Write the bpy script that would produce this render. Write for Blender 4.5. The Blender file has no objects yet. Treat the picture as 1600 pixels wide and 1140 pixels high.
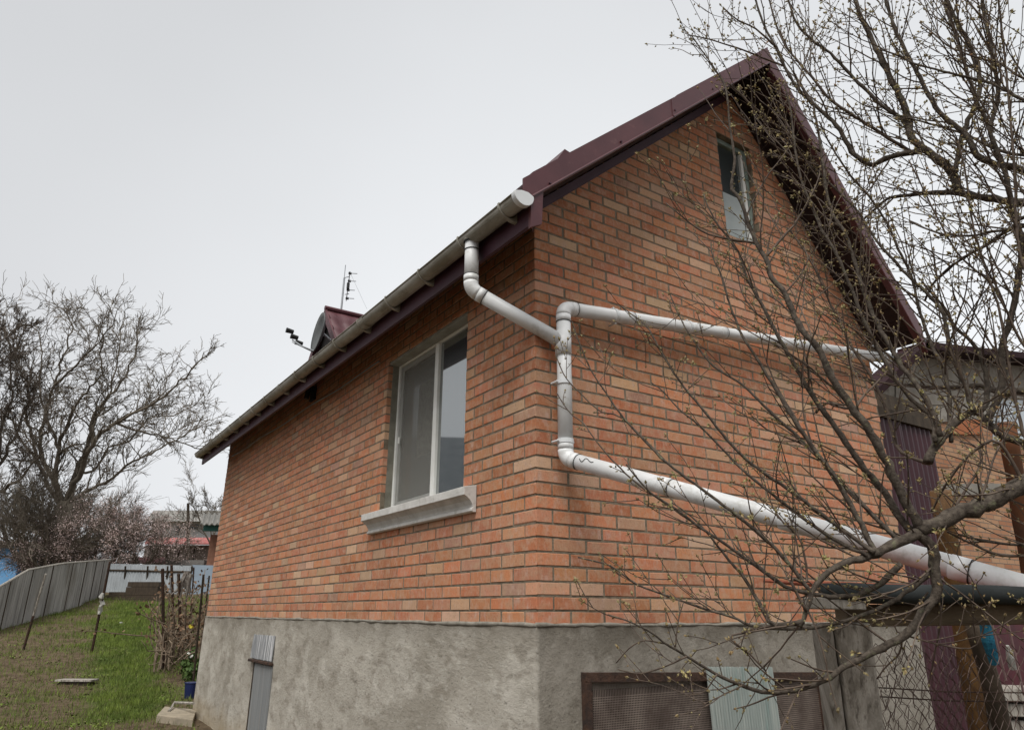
import bpy, math, random
import numpy as np
from mathutils import Matrix, Vector
random.seed(7); rng = np.random.default_rng(7)

# ------------------------------------------------------------------ camera, sky, sun, exposure
SC = bpy.context.scene
CAM = np.array([-2.5014979, -3.51426982, 0.0557928])
ROT = np.array([[0.83349298, -0.18677019, -0.5200061],
                [-0.55251273, -0.27428389, -0.78708197],
                [0.00437416, 0.94333729, -0.33180661]])
FPX = 1104.447
cd = bpy.data.cameras.new('camera'); cam = bpy.data.objects.new('camera', cd); SC.collection.objects.link(cam)
m4 = Matrix([list(ROT[i]) + [CAM[i]] for i in range(3)] + [[0, 0, 0, 1]])
cam.matrix_world = m4
cd.sensor_width = 36; cd.lens = FPX / 1600 * 36; cd.clip_start = .05; cd.clip_end = 2000
SC.camera = cam

SUN_DIR = Vector((-0.60, -0.55, 1.28)).normalized()      # towards the sun, behind thick cloud
elev = math.asin(SUN_DIR.z); azim = math.atan2(SUN_DIR.x, SUN_DIR.y)
w = bpy.data.worlds.new('World'); SC.world = w; w.use_nodes = True
nt = w.node_tree; nt.nodes.clear(); N = nt.nodes.new; L = nt.links.new
out = N('ShaderNodeOutputWorld'); bg = N('ShaderNodeBackground'); bg.inputs['Strength'].default_value = .072
sky = N('ShaderNodeTexSky'); sky.sky_type = 'NISHITA'; sky.sun_disc = False
sky.sun_elevation = elev; sky.sun_rotation = azim; sky.dust_density = 3; sky.air_density = 1.0
hs = N('ShaderNodeHueSaturation'); hs.inputs['Saturation'].default_value = .12; hs.inputs['Value'].default_value = .55
L(sky.outputs[0], hs.inputs['Color'])
tc = N('ShaderNodeTexCoord')
dot = N('ShaderNodeVectorMath'); dot.operation = 'DOT_PRODUCT'
bd = Vector((0.86, .45, -.25)).normalized(); dot.inputs[1].default_value = bd
L(tc.outputs['Generated'], dot.inputs[0])
cr = N('ShaderNodeValToRGB'); cr.color_ramp.interpolation = 'EASE'
e = cr.color_ramp.elements
e[0].position = .10; e[0].color = (4.22, 4.30, 4.44, 1)
e[1].position = .95; e[1].color = (6.2, 6.36, 6.55, 1)
L(dot.outputs['Value'], cr.inputs[0])
nz = N('ShaderNodeTexNoise'); nz.inputs['Scale'].default_value = 1.6; nz.inputs['Detail'].default_value = 3; nz.inputs['Roughness'].default_value = .45
L(tc.outputs['Generated'], nz.inputs['Vector'])
mr = N('ShaderNodeMapRange'); mr.inputs['From Min'].default_value = .3; mr.inputs['From Max'].default_value = .7
mr.inputs['To Min'].default_value = .94; mr.inputs['To Max'].default_value = 1.05
L(nz.outputs['Fac'], mr.inputs['Value'])
mul = N('ShaderNodeVectorMath'); mul.operation = 'SCALE'; L(cr.outputs[0], mul.inputs[0]); L(mr.outputs[0], mul.inputs['Scale'])
mix = N('ShaderNodeMix'); mix.data_type = 'RGBA'; mix.inputs[0].default_value = .88
L(hs.outputs[0], mix.inputs[6]); L(mul.outputs[0], mix.inputs[7]); L(mix.outputs[2], bg.inputs['Color']); L(bg.outputs[0], out.inputs[0])
sd = bpy.data.lights.new('sun', 'SUN'); sun = bpy.data.objects.new('sun', sd); SC.collection.objects.link(sun)
sd.energy = 1.5; sd.angle = math.radians(32); sd.color = (1, .97, .93)
sun.rotation_euler = (-SUN_DIR).to_track_quat('-Z', 'Y').to_euler(); sun.location = (-8, -8, 14)
vs = SC.view_settings; vs.view_transform = 'Standard'; vs.look = 'None'; vs.gamma = 1; vs.exposure = 1.22
try: vs.use_curve_mapping = False
except Exception: pass

# ------------------------------------------------------------------ survey helpers (pixel of the photo -> point in the place)
def ray(u, v): return ROT @ np.array([(u - 800) / FPX, -(v - 570) / FPX, -1.])
def at(u, v, d): return CAM + ray(u, v) * d
def hit(u, v, ax, val):
    r = ray(u, v); return CAM + r * ((val - CAM[ax]) / r[ax])
def proj(P):
    q = (np.atleast_2d(P) - CAM) @ ROT
    return np.stack([800 + FPX * q[:, 0] / -q[:, 2], 570 - FPX * q[:, 1] / -q[:, 2]], 1), -q[:, 2]
FW = -ROT[:2, 2] / np.linalg.norm(ROT[:2, 2]); RT = np.array([FW[1], -FW[0]])
def fl(x, y):
    dx, dy = x - CAM[0], y - CAM[1]; return dx * FW[0] + dy * FW[1], dx * RT[0] + dy * RT[1]
def xy(f, l): return CAM[0] + FW[0] * f + RT[0] * l, CAM[1] + FW[1] * f + RT[1] * l
def smooth(a, b, x):
    t = np.clip((x - a) / (b - a), 0, 1); return t * t * (3 - 2 * t)
def ground_z(x, y):
    f, l = fl(np.asarray(x, float), np.asarray(y, float))
    g = np.where(f < 10.5, 0, np.where(f < 14.5, .0115 * (np.clip(f, 10.5, 14.5) - 10.5) ** 2, .184 + .092 * (f - 14.5)))
    g = np.minimum(g, 2.9 + .02 * (f - 44) * (f > 44))
    g = g * (1 - smooth(4, 10, l))
    bump = .035 * np.sin(x * 1.3 + 1.1 * np.sin(y * .8)) + .025 * np.sin(y * 1.9 + x * .7) + .012 * np.sin(x * 4.1 + y * 3.3)
    return -1.42 + g + bump * smooth(8, 13, f)
def on_ground(u, v):
    r = ray(u, v); t = 3.
    for _ in range(6000):
        p = CAM + r * t
        if p[2] < ground_z(p[0], p[1]): return p
        t += .02
    return p

# ------------------------------------------------------------------ materials
MATS = {}
def nodes_of(m):
    m.use_nodes = True; t = m.node_tree; return t, t.nodes.get('Principled BSDF')
def mat(name, col, rough=.7, col2=None, scale=8., bump=0., bscale=None, detail=5, stretch=(1, 1, 1), metal=0., spec=.3, lo=.35, hi=.65,
        col3=None, scale3=2., lo3=.5, hi3=.7, dist=.01):
    if name in MATS: return MATS[name]
    m = bpy.data.materials.new(name); t, b = nodes_of(m); n = t.nodes.new; l = t.links.new
    b.inputs['Roughness'].default_value = rough; b.inputs['Metallic'].default_value = metal
    b.inputs['Specular IOR Level'].default_value = spec
    b.inputs['Base Color'].default_value = (*col, 1)
    g = n('ShaderNodeNewGeometry'); mp = n('ShaderNodeMapping'); mp.inputs['Scale'].default_value = stretch
    l(g.outputs['Position'], mp.inputs['Vector'])
    last = None
    if col2:
        z = n('ShaderNodeTexNoise'); z.inputs['Scale'].default_value = scale; z.inputs['Detail'].default_value = detail; z.inputs['Roughness'].default_value = .6
        l(mp.outputs[0], z.inputs['Vector'])
        r = n('ShaderNodeValToRGB'); r.color_ramp.elements[0].position = lo; r.color_ramp.elements[1].position = hi
        r.color_ramp.elements[0].color = (*col, 1); r.color_ramp.elements[1].color = (*col2, 1)
        l(z.outputs['Fac'], r.inputs[0]); last = r.outputs[0]
    if col3:
        z = n('ShaderNodeTexNoise'); z.inputs['Scale'].default_value = scale3; z.inputs['Detail'].default_value = 7; z.inputs['Roughness'].default_value = .65
        l(mp.outputs[0], z.inputs['Vector'])
        q = n('ShaderNodeMapRange'); q.inputs['From Min'].default_value = lo3; q.inputs['From Max'].default_value = hi3; l(z.outputs['Fac'], q.inputs['Value'])
        mx = n('ShaderNodeMix'); mx.data_type = 'RGBA'; l(q.outputs[0], mx.inputs[0]); l(last, mx.inputs[6]); mx.inputs[7].default_value = (*col3, 1); last = mx.outputs[2]
    if last: l(last, b.inputs['Base Color'])
    if bump:
        z = n('ShaderNodeTexNoise'); z.inputs['Scale'].default_value = bscale or scale * 3; z.inputs['Detail'].default_value = 6; z.inputs['Roughness'].default_value = .65
        l(mp.outputs[0], z.inputs['Vector'])
        bp = n('ShaderNodeBump'); bp.inputs['Strength'].default_value = bump; bp.inputs['Distance'].default_value = dist
        l(z.outputs['Fac'], bp.inputs['Height']); l(bp.outputs[0], b.inputs['Normal'])
    MATS[name] = m; return m

def brick_material():
    m = bpy.data.materials.new('fired_clay'); t, b = nodes_of(m); n = t.nodes.new; l = t.links.new
    b.inputs['Roughness'].default_value = .88; b.inputs['Specular IOR Level'].default_value = .15
    a = n('ShaderNodeVertexColor'); a.layer_name = 'tone'
    g = n('ShaderNodeNewGeometry')
    def noise(sc, stretch, det=6, ro=.65):
        mp = n('ShaderNodeMapping'); mp.inputs['Scale'].default_value = stretch; l(g.outputs['Position'], mp.inputs['Vector'])
        z = n('ShaderNodeTexNoise'); z.inputs['Scale'].default_value = sc; z.inputs['Detail'].default_value = det; z.inputs['Roughness'].default_value = ro
        l(mp.outputs[0], z.inputs['Vector']); return z.outputs['Fac']
    def ramp(f, a_, b_, c_=0., d_=1.):
        q = n('ShaderNodeMapRange'); q.inputs['From Min'].default_value = a_; q.inputs['From Max'].default_value = b_
        q.inputs['To Min'].default_value = c_; q.inputs['To Max'].default_value = d_; l(f, q.inputs['Value']); return q.outputs[0]
    def blend(f, x, y, mode='MIX'):
        mx = n('ShaderNodeMix'); mx.data_type = 'RGBA'; mx.blend_type = mode; l(f, mx.inputs[0])
        for s, v in ((6, x), (7, y)):
            if isinstance(v, tuple): mx.inputs[s].default_value = (*v, 1)
            else: l(v, mx.inputs[s])
        return mx.outputs[2]
    c = a.outputs['Color']
    c = blend(ramp(noise(12, (1, 1, 1)), .44, .66, 0, .62), c, (.46, .31, .20))
    c = blend(ramp(noise(17, (1, 1, .6)), .54, .66, 0, .5), c, (.50, .36, .30))       # sandy blooms
    c = blend(ramp(noise(38, (1, 1, .4)), .50, .70, 0, .34), c, (.54, .38, .29))    # vertical wipe streaks
    c = blend(ramp(noise(60, (1, 1, 1), 4), .56, .72, 0, .55), c, (.19, .085, .05))   # dark pits
    c = blend(ramp(noise(3.1, (1, 1, 1)), .5, .8, 0, .28), c, (.24, .15, .095))       # grime
    c = blend(ramp(noise(1.1, (1, 1, .7)), .52, .70, 0, .22), c, (.50, .33, .24))
    l(c, b.inputs['Base Color'])
    bp = n('ShaderNodeBump'); bp.inputs['Strength'].default_value = .7; bp.inputs['Distance'].default_value = .006
    l(noise(70, (1, 1, .5), 6), bp.inputs['Height']); l(bp.outputs[0], b.inputs['Normal'])
    return m

M_BRICK = brick_material()
M_MORTAR = mat('mortar', (.135, .11, .078), .95, (.24, .20, .145), 14, .8, 90)
def concrete_material():
    m = bpy.data.materials.new('rough_cement_render'); t, b = nodes_of(m); n = t.nodes.new; l = t.links.new
    b.inputs['Roughness'].default_value = .93; b.inputs['Specular IOR Level'].default_value = .15
    g = n('ShaderNodeNewGeometry')
    def noise(sc, stretch=(1, 1, 1), det=8, ro=.62, d=0.):
        mp = n('ShaderNodeMapping'); mp.inputs['Scale'].default_value = (stretch[0], stretch[1] * .5, stretch[2]); l(g.outputs['Position'], mp.inputs['Vector'])
        z = n('ShaderNodeTexNoise'); z.inputs['Scale'].default_value = sc; z.inputs['Detail'].default_value = det; z.inputs['Roughness'].default_value = ro; z.inputs['Distortion'].default_value = d
        l(mp.outputs[0], z.inputs['Vector']); return z.outputs['Fac']
    def ramp(f, a_, b_, c_=0., d_=1.):
        q = n('ShaderNodeMapRange'); q.inputs['From Min'].default_value = a_; q.inputs['From Max'].default_value = b_
        q.inputs['To Min'].default_value = c_; q.inputs['To Max'].default_value = d_; l(f, q.inputs['Value']); return q.outputs[0]
    def blend(f, x, y):
        mx = n('ShaderNodeMix'); mx.data_type = 'RGBA'; l(f, mx.inputs[0])
        for s, v in ((6, x), (7, y)):
            if isinstance(v, tuple): mx.inputs[s].default_value = (*v, 1)
            else: l(v, mx.inputs[s])
        return mx.outputs[2]
    c = blend(ramp(noise(1.5, (1, 1, .8), d=.8), .38, .62), (.29, .265, .22), (.42, .39, .335))
    c = blend(ramp(noise(4.2, (1, 1, .85), d=.4), .50, .64, 0, .7), c, (.52, .49, .43))
    c = blend(ramp(noise(8, (1, 1, 1), d=.3), .52, .66, 0, .62), c, (.18, .155, .12))
    c = blend(ramp(noise(55, det=5), .60, .68, 0, .6), c, (.12, .11, .09))
    c = blend(ramp(noise(30, (1, 1, 1), det=5), .56, .68, 0, .35), c, (.50, .48, .43))
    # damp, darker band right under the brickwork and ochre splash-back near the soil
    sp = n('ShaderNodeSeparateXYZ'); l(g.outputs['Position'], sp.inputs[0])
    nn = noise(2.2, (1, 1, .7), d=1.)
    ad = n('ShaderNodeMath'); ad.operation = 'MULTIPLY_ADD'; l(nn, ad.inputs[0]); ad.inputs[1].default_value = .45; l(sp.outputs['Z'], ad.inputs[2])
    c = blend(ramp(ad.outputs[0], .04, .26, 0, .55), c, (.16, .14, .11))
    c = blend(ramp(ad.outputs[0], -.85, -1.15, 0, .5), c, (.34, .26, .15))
    # whole tone multiplied darker on the gable side, and fine shrinkage cracks
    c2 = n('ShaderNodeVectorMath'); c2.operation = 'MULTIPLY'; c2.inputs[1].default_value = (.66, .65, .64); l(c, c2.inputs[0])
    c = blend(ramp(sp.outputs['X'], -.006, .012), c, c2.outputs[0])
    vo = n('ShaderNodeTexVoronoi'); vo.feature = 'DISTANCE_TO_EDGE'; vo.inputs['Scale'].default_value = .8
    dn = n('ShaderNodeTexNoise'); dn.inputs['Scale'].default_value = 5; dn.inputs['Detail'].default_value = 6; l(g.outputs['Position'], dn.inputs['Vector'])
    va = n('ShaderNodeVectorMath'); va.operation = 'MULTIPLY_ADD'; va.inputs[1].default_value = (.16, .16, .16); l(dn.outputs['Color'], va.inputs[0]); l(g.outputs['Position'], va.inputs[2]); l(va.outputs[0], vo.inputs['Vector'])
    cm = n('ShaderNodeMath'); cm.operation = 'MULTIPLY'; l(ramp(vo.outputs['Distance'], .004, .001, 0, .5), cm.inputs[0]); l(ramp(noise(1.7), .56, .62), cm.inputs[1])
    c = blend(cm.outputs[0], c, (.10, .09, .07))
    l(c, b.inputs['Base Color'])
    add = n('ShaderNodeMath'); add.operation = 'ADD'; l(noise(60, det=6, ro=.75), add.inputs[0]); 
    k = n('ShaderNodeMath'); k.operation = 'MULTIPLY'; l(noise(6, det=4), k.inputs[0]); k.inputs[1].default_value = 2.0; l(k.outputs[0], add.inputs[1])
    bp = n('ShaderNodeBump'); bp.inputs['Strength'].default_value = .8; bp.inputs['Distance'].default_value = .008
    l(add.outputs[0], bp.inputs['Height']); l(bp.outputs[0], b.inputs['Normal'])
    return m
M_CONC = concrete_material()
M_MAROON = mat('maroon_painted_steel', (.062, .017, .021), .42, (.088, .026, .030), 3, .05, 20, spec=.45, col3=(.16, .075, .07), scale3=9, lo3=.58, hi3=.85)
M_MARDK = mat('maroon_trim', (.05, .018, .028), .5, (.07, .028, .042), 4)
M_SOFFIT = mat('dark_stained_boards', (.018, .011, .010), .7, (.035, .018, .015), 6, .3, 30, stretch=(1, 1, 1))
M_PVC = mat('white_pvc', (.58, .59, .585), .45, (.70, .71, .71), 3, .06, 60, spec=.4, col3=(.34, .33, .29), scale3=9, lo3=.54, hi3=.80)
M_GUTTER = mat('grimy_white_pvc', (.38, .37, .33), .5, (.20, .185, .145), 6, .1, 40, stretch=(1, .35, 1), col3=(.14, .125, .09), scale3=14, lo3=.50, hi3=.75)
M_CAP = mat('clean_pvc', (.66, .68, .69), .4, (.60, .62, .62), 5)
M_FRAME = mat('white_window_plastic', (.76, .77, .74), .45, (.66, .66, .62), 5)
M_SILLM = mat('painted_concrete_sill', (.62, .61, .58), .8, (.48, .47, .44), 9, .3, 60, col3=(.24, .23, .2), scale3=14, lo3=.58, hi3=.8)
M_RUBBER = mat('black_rubber', (.02, .02, .02), .6)
M_RUST = mat('rusty_steel', (.036, .022, .016), .9, (.075, .040, .026), 22, .8, 60, col3=(.028, .022, .02), scale3=6)
M_GALV = mat('galvanised_steel', (.34, .36, .38), .45, (.24, .25, .26), 5, .1, 30, stretch=(1, 1, .3), metal=.4)
M_WOODG = mat('weathered_grey_wood', (.20, .18, .15), .9, (.42, .39, .345), 26, 1., 70, stretch=(1, 1, .06), col3=(.09, .075, .06), scale3=40, lo3=.52, hi3=.66)
M_WOODB = mat('weathered_beam_wood', (.10, .072, .045), .9, (.17, .13, .085), 16, .6, 60, stretch=(.15, .15, 1), col3=(.045, .035, .022), scale3=20, lo3=.55, hi3=.75)
M_WOODY = mat('ochre_stained_wood', (.17, .088, .030), .8, (.085, .045, .02), 14, .5, 60, stretch=(1, 1, .14), col3=(.05, .035, .02), scale3=18, lo3=.56, hi3=.74)
M_DKWOOD = mat('dark_wood', (.035, .026, .018), .85, (.065, .048, .032), 14, .5, 50, stretch=(1, 1, .2))
M_BARK = mat('fruit_tree_bark', (.038, .029, .022), .9, (.11, .09, .07), 60, 1., 140, col3=(.15, .15, .09), scale3=26, lo3=.58, hi3=.72, dist=.004)
M_TWIG = mat('young_twig_bark', (.048, .033, .025), .75, (.12, .088, .064), 25)
M_BUD = mat('opening_buds', (.13, .10, .05), .7, (.29, .25, .12), 60, col3=(.26, .13, .06), scale3=30, lo3=.5, hi3=.7)
M_BARK2 = mat('grey_bark', (.115, .095, .075), .9, (.18, .155, .12), 3)
M_BARK3 = mat('dark_bark', (.075, .060, .048), .9, (.12, .098, .078), 3)
M_BLOS = mat('pale_pink_blossom', (.84, .68, .65), .8, (.55, .40, .36), 3, lo=.42, hi=.58)
M_ROOFGREY = mat('asbestos_sheet', (.17, .165, .15), .95, (.25, .24, .22), 5, .4, 30)

# ------------------------------------------------------------------ mesh helpers
class MB:
    def __init__(s): s.v = []; s.f = []; s.c = None; s.n = 0
    def add(s, V, Fc):
        V = np.asarray(V, float); o = s.n; s.v.append(V); s.n += len(V)
        s.f += [tuple(i + o for i in f) for f in Fc]; return s
    def box(s, a, b, M=None):
        x0, y0, z0 = a; x1, y1, z1 = b
        V = np.array([(x0, y0, z0), (x1, y0, z0), (x1, y1, z0), (x0, y1, z0), (x0, y0, z1), (x1, y0, z1), (x1, y1, z1), (x0, y1, z1)], float)
        if M is not None: V = V @ M[:3, :3].T + M[:3, 3]
        return s.add(V, [(0, 3, 2, 1), (4, 5, 6, 7), (0, 1, 5, 4), (1, 2, 6, 5), (2, 3, 7, 6), (3, 0, 4, 7)])
    def prism(s, poly, d):            # poly: list of 3-D points (planar), d: extrusion vector
        P = np.array(poly, float); n = len(P); V = np.vstack([P, P + np.array(d, float)])
        return s.add(V, [tuple(range(n))[::-1], tuple(range(n, 2 * n))] + [(i, (i + 1) % n, n + (i + 1) % n, n + i) for i in range(n)])
    def tube(s, P, r, k=6, caps=True):
        P = np.asarray(P, float); n = len(P); r = np.broadcast_to(np.asarray(r, float), (n,))
        T = np.gradient(P, axis=0) if n > 2 else np.repeat((P[-1:] - P[:1]), n, 0)
        T /= (np.linalg.norm(T, axis=1, keepdims=True) + 1e-9)
        a = np.array([0, 0, 1.]) if abs(T[0][2]) < .9 else np.array([1., 0, 0])
        u = np.cross(T[0], a); u /= np.linalg.norm(u); V = []
        ang = np.arange(k) * 2 * math.pi / k; ca, sa = np.cos(ang), np.sin(ang)
        for i in range(n):
            u = u - T[i] * (u @ T[i]); u /= (np.linalg.norm(u) + 1e-9); w_ = np.cross(T[i], u)
            V.append(P[i] + r[i] * (ca[:, None] * u + sa[:, None] * w_))
        Fc = [(i * k + j, i * k + (j + 1) % k, (i + 1) * k + (j + 1) % k, (i + 1) * k + j) for i in range(n - 1) for j in range(k)]
        if caps: Fc += [tuple(range(k))[::-1], tuple((n - 1) * k + j for j in range(k))]
        return s.add(np.vstack(V), Fc)
    def build(s, name, m, parent=None, smooth_=False, bevel=0., kind=None):
        me = bpy.data.meshes.new(name)
        me.from_pydata(np.vstack(s.v).tolist() if s.v else [], [], s.f)
        me.materials.append(m)
        if smooth_: me.shade_smooth()
        o = bpy.data.objects.new(name, me); SC.collection.objects.link(o)
        if parent is not None: o.parent = parent
        if bevel:
            b = o.modifiers.new('bevel', 'BEVEL'); b.width = bevel; b.segments = 2; b.limit_method = 'ANGLE'
        if kind: o['kind'] = kind
        return o
def box(name, a, b, m, parent=None, bevel=.003, **k): return MB().box(a, b).build(name, m, parent, bevel=bevel, **k)
def thing(name, label, cat, loc=(0, 0, 0), group=None):
    o = bpy.data.objects.new(name, None); SC.collection.objects.link(o); o['label'] = label; o['category'] = cat
    o.empty_display_size = .2
    if group: o['group'] = group
    return o
def tag(o, label, cat, group=None):
    o['label'] = label; o['category'] = cat
    if group: o['group'] = group
    return o

# ------------------------------------------------------------------ the ground
def build_ground():
    us = np.concatenate([np.linspace(-260, -40, 23), np.linspace(-38, 14, 131), np.linspace(17, 260, 28)])
    fs = np.concatenate([np.linspace(-200, -6, 24), np.linspace(-4, 50, 151), np.linspace(53, 400, 40)])
    LL, FF = np.meshgrid(us, fs); X, Y = xy(FF, LL); Z = ground_z(X, Y)
    nu = len(us); V = np.stack([X.ravel(), Y.ravel(), Z.ravel()], 1)
    idx = np.arange(len(fs) * nu).reshape(len(fs), nu)
    F_ = np.stack([idx[:-1, :-1], idx[:-1, 1:], idx[1:, 1:], idx[1:, :-1]], -1).reshape(-1, 4)
    mb = MB(); mb.v = [V]; mb.n = len(V); mb.f = [tuple(map(int, q)) for q in F_]
    m = bpy.data.materials.new('garden_soil'); t, b = nodes_of(m); n = t.nodes.new; l = t.links.new
    b.inputs['Roughness'].default_value = .95; b.inputs['Specular IOR Level'].default_value = .1
    at_ = n('ShaderNodeVertexColor'); at_.layer_name = 'grass'
    g = n('ShaderNodeNewGeometry')
    def nzz(sc, d=6):
        z = n('ShaderNodeTexNoise'); z.inputs['Scale'].default_value = sc; z.inputs['Detail'].default_value = d; z.inputs['Roughness'].default_value = .7; l(g.outputs['Position'], z.inputs['Vector']); return z.outputs['Fac']
    r = n('ShaderNodeValToRGB'); r.color_ramp.elements[0].position = .35; r.color_ramp.elements[1].position = .68
    r.color_ramp.elements[0].color = (.060, .042, .026, 1); r.color_ramp.elements[1].color = (.150, .112, .072, 1); l(nzz(5), r.inputs[0])
    r2 = n('ShaderNodeValToRGB'); r2.color_ramp.elements[0].position = .35; r2.color_ramp.elements[1].position = .68
    r2.color_ramp.elements[0].color = (.040, .058, .014, 1); r2.color_ramp.elements[1].color = (.095, .125, .030, 1); l(nzz(11), r2.inputs[0])
    s_ = n('ShaderNodeSeparateColor'); l(at_.outputs[0], s_.inputs[0])
    a2 = n('ShaderNodeMath'); a2.operation = 'MULTIPLY_ADD'; l(nzz(2.3), a2.inputs[0]); a2.inputs[1].default_value = 1.2; l(s_.outputs[0], a2.inputs[2])
    q = n('ShaderNodeMapRange'); q.inputs['From Min'].default_value = .80; q.inputs['From Max'].default_value = 1.25; l(a2.outputs[0], q.inputs['Value'])
    mx = n('ShaderNodeMix'); mx.data_type = 'RGBA'; l(q.outputs[0], mx.inputs[0]); l(r.outputs[0], mx.inputs[6]); l(r2.outputs[0], mx.inputs[7]); l(mx.outputs[2], b.inputs['Base Color'])
    bp = n('ShaderNodeBump'); bp.inputs['Strength'].default_value = 1; bp.inputs['Distance'].default_value = .05; l(nzz(9, 8), bp.inputs['Height']); l(bp.outputs[0], b.inputs['Normal'])
    o = mb.build('ground', m, smooth_=True, kind='structure')
    G = grass_amount(X.ravel(), Y.ravel())
    ca = o.data.color_attributes.new('grass', 'FLOAT_COLOR', 'POINT'); ca.data.foreach_set('color', np.stack([G, G, G, np.ones_like(G)], 1).ravel())
    return o
A0 = on_ground(205, 1120)[:2]; A1 = on_ground(195, 985)[:2]; A2 = on_ground(215, 945)[:2]
def seg_d(x, y, a, b):
    d = b - a; t = np.clip(((x - a[0]) * d[0] + (y - a[1]) * d[1]) / (d @ d), 0, 1)
    return np.hypot(x - a[0] - t * d[0], y - a[1] - t * d[1])
def grass_amount(x, y):
    f, l = fl(x, y)
    d = np.minimum(seg_d(x, y, A0, A1), seg_d(x, y, A1, A2))
    wv = .5 + .5 * np.sin(x * .9 + 2 * np.sin(y * .55)) * np.sin(y * .8 + 1.3)
    pt = .5 + .5 * np.sin(x * 2.9 + 1.7 * np.sin(y * 1.7)) * np.sin(y * 2.3 + 1.9 * np.sin(x * 1.3))
    g = np.exp(-(d / (.24 + .021 * f)) ** 2) * (.45 + .3 * wv + .45 * pt) + .02 + .34 * wv * pt * smooth(15, 30, f) + .05 + .26 * wv * pt
    return np.clip(g, 0, 1)
build_ground()

# grass: one mass of blades
def blades(name, n, flo, fhi, thresh, hgt, wid, m, seed):
    r = np.random.default_rng(seed)
    f = flo + (fhi - flo) * r.random(n * 6) ** 1.0; l = -f * (.20 + .58 * r.random(n * 6))
    x, y = xy(f, l); g = grass_amount(x, y)
    keep = (r.random(len(f)) < g * thresh[0] + thresh[1]) & ~((x > -.15) & (y > -.2) & (y < 9.3))
    x, y, f = x[keep][:n], y[keep][:n], f[keep][:n]
    z = ground_z(x, y); k = len(x)
    h = hgt * (.4 + r.random(k)) * (.8 + f / 40); w_ = wid * (.6 + f / 22); a = r.random(k) * 6.28; ln = (r.random((k, 2)) - .5) * h[:, None] * 1.1
    dx, dy = np.cos(a) * w_, np.sin(a) * w_
    V = np.stack([np.stack([x - dx, y - dy, z - .01], 1), np.stack([x + dx, y + dy, z - .01], 1), np.stack([x + ln[:, 0], y + ln[:, 1], z + h], 1)], 1).reshape(-1, 3)
    me = bpy.data.meshes.new(name); me.vertices.add(3 * k); me.vertices.foreach_set('co', V.ravel())
    me.loops.add(3 * k); me.loops.foreach_set('vertex_index', np.arange(3 * k)); me.polygons.add(k); me.polygons.foreach_set('loop_start', np.arange(k) * 3)
    me.update(calc_edges=True); me.materials.append(m)
    o = bpy.data.objects.new(name, me); SC.collection.objects.link(o); o['kind'] = 'stuff'; return o
M_GRASS = mat('spring_grass', (.065, .100, .014), .8, (.15, .20, .032), 1.6, col3=(.16, .13, .06), scale3=6, lo3=.55, hi3=.75)
M_DRY = mat('dry_stalks', (.20, .155, .095), .9, (.11, .085, .05), 6)
g_ = blades('grass', 70000, 8.2, 36, (1.0, .0), .07, .005, M_GRASS, 3); tag(g_, 'short spring grass, thickest along the middle of the left garden', 'grass')
g_ = blades('dry_stalks', 26000, 8.2, 36, (.0, .35), .035, .005, M_DRY, 4); tag(g_, 'dry brown stalks and leaf litter over the bare soil', 'dead grass')

rw = np.random.default_rng(12); wp = []; lp_ = []
for k in range(150):
    f = rw.uniform(9, 24); l = -f * rw.uniform(.38, .76); x, y = xy(f, l); z = float(ground_z(x, y)); n_ = rw.integers(8, 26); sp = rw.uniform(.03, .12)
    for _ in range(n_): wp.append((x + rw.normal(0, sp), y + rw.normal(0, sp), z + rw.uniform(0, .06)))
for k in range(1500):
    f = rw.uniform(8.5, 26); l = -f * rw.uniform(.36, .78); x, y = xy(f, l); lp_.append((x, y, float(ground_z(x, y)) + .012))
def flat_bits(pts, s, r, tilt):
    P_ = np.array(pts); k = len(P_); a = r.uniform(0, 6.28, k); A = np.stack([np.cos(a), np.sin(a), r.normal(0, tilt, k)], 1); B = np.stack([-np.sin(a), np.cos(a), r.normal(0, tilt, k)], 1); q = s * r.uniform(.5, 1.4, (k, 1))
    V = np.stack([P_ - A * q, P_ + B * q * .5, P_ + A * q, P_ - B * q * .5], 1).reshape(-1, 3); mb = MB(); mb.v = [V]; mb.n = len(V); mb.f = [(4 * i, 4 * i + 1, 4 * i + 2, 4 * i + 3) for i in range(k)]; return mb
o = flat_bits(wp, .022, rw, .5).build('garden_weeds', M_GRASS, kind='stuff'); tag(o, 'small clumps of weeds dotted over the bare garden soil', 'weeds')
o = flat_bits(lp_, .022, rw, .25).build('fallen_leaves', M_DRY, kind='stuff'); tag(o, 'dry fallen leaves scattered over the garden soil', 'leaves')

# ------------------------------------------------------------------ the brick house
LEN = 8.92; WID = 4.04; DEP = .12
zl = lambda x: 2.69 + .89 * x
zr = lambda x: 7.78 - 1.27 * x
XA = (7.78 - 2.69) / (1.27 + .89)
house = thing('brick_house', 'small orange brick house with maroon metal roof on grey cement plinth', 'house')
yk = [977.5, 953.7, 931, 908.3, 884, 860.5, 837.7, 816, 793.3, 771.5, 751.4, 730.2, 709.9, 690.6, 671.3, 651.6, 632.7, 614.3, 595.6, 577.4, 558.6, 540, 521.5, 503, 485.5, 468.5, 452.3, 436.5, 420.7, 404, 387.4, 371.6]
zk = [float(hit(838.5 - (977 - y) * .0055, y, 0, 0)[2]) for y in yk]; zk[0] = 0.
zk = list(np.array(zk) * .55 + np.polyval(np.polyfit(np.arange(32), zk, 3), np.arange(32)) * .45)
while zk[-1] < 5: zk.append(zk[-1] + .0805)
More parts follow.
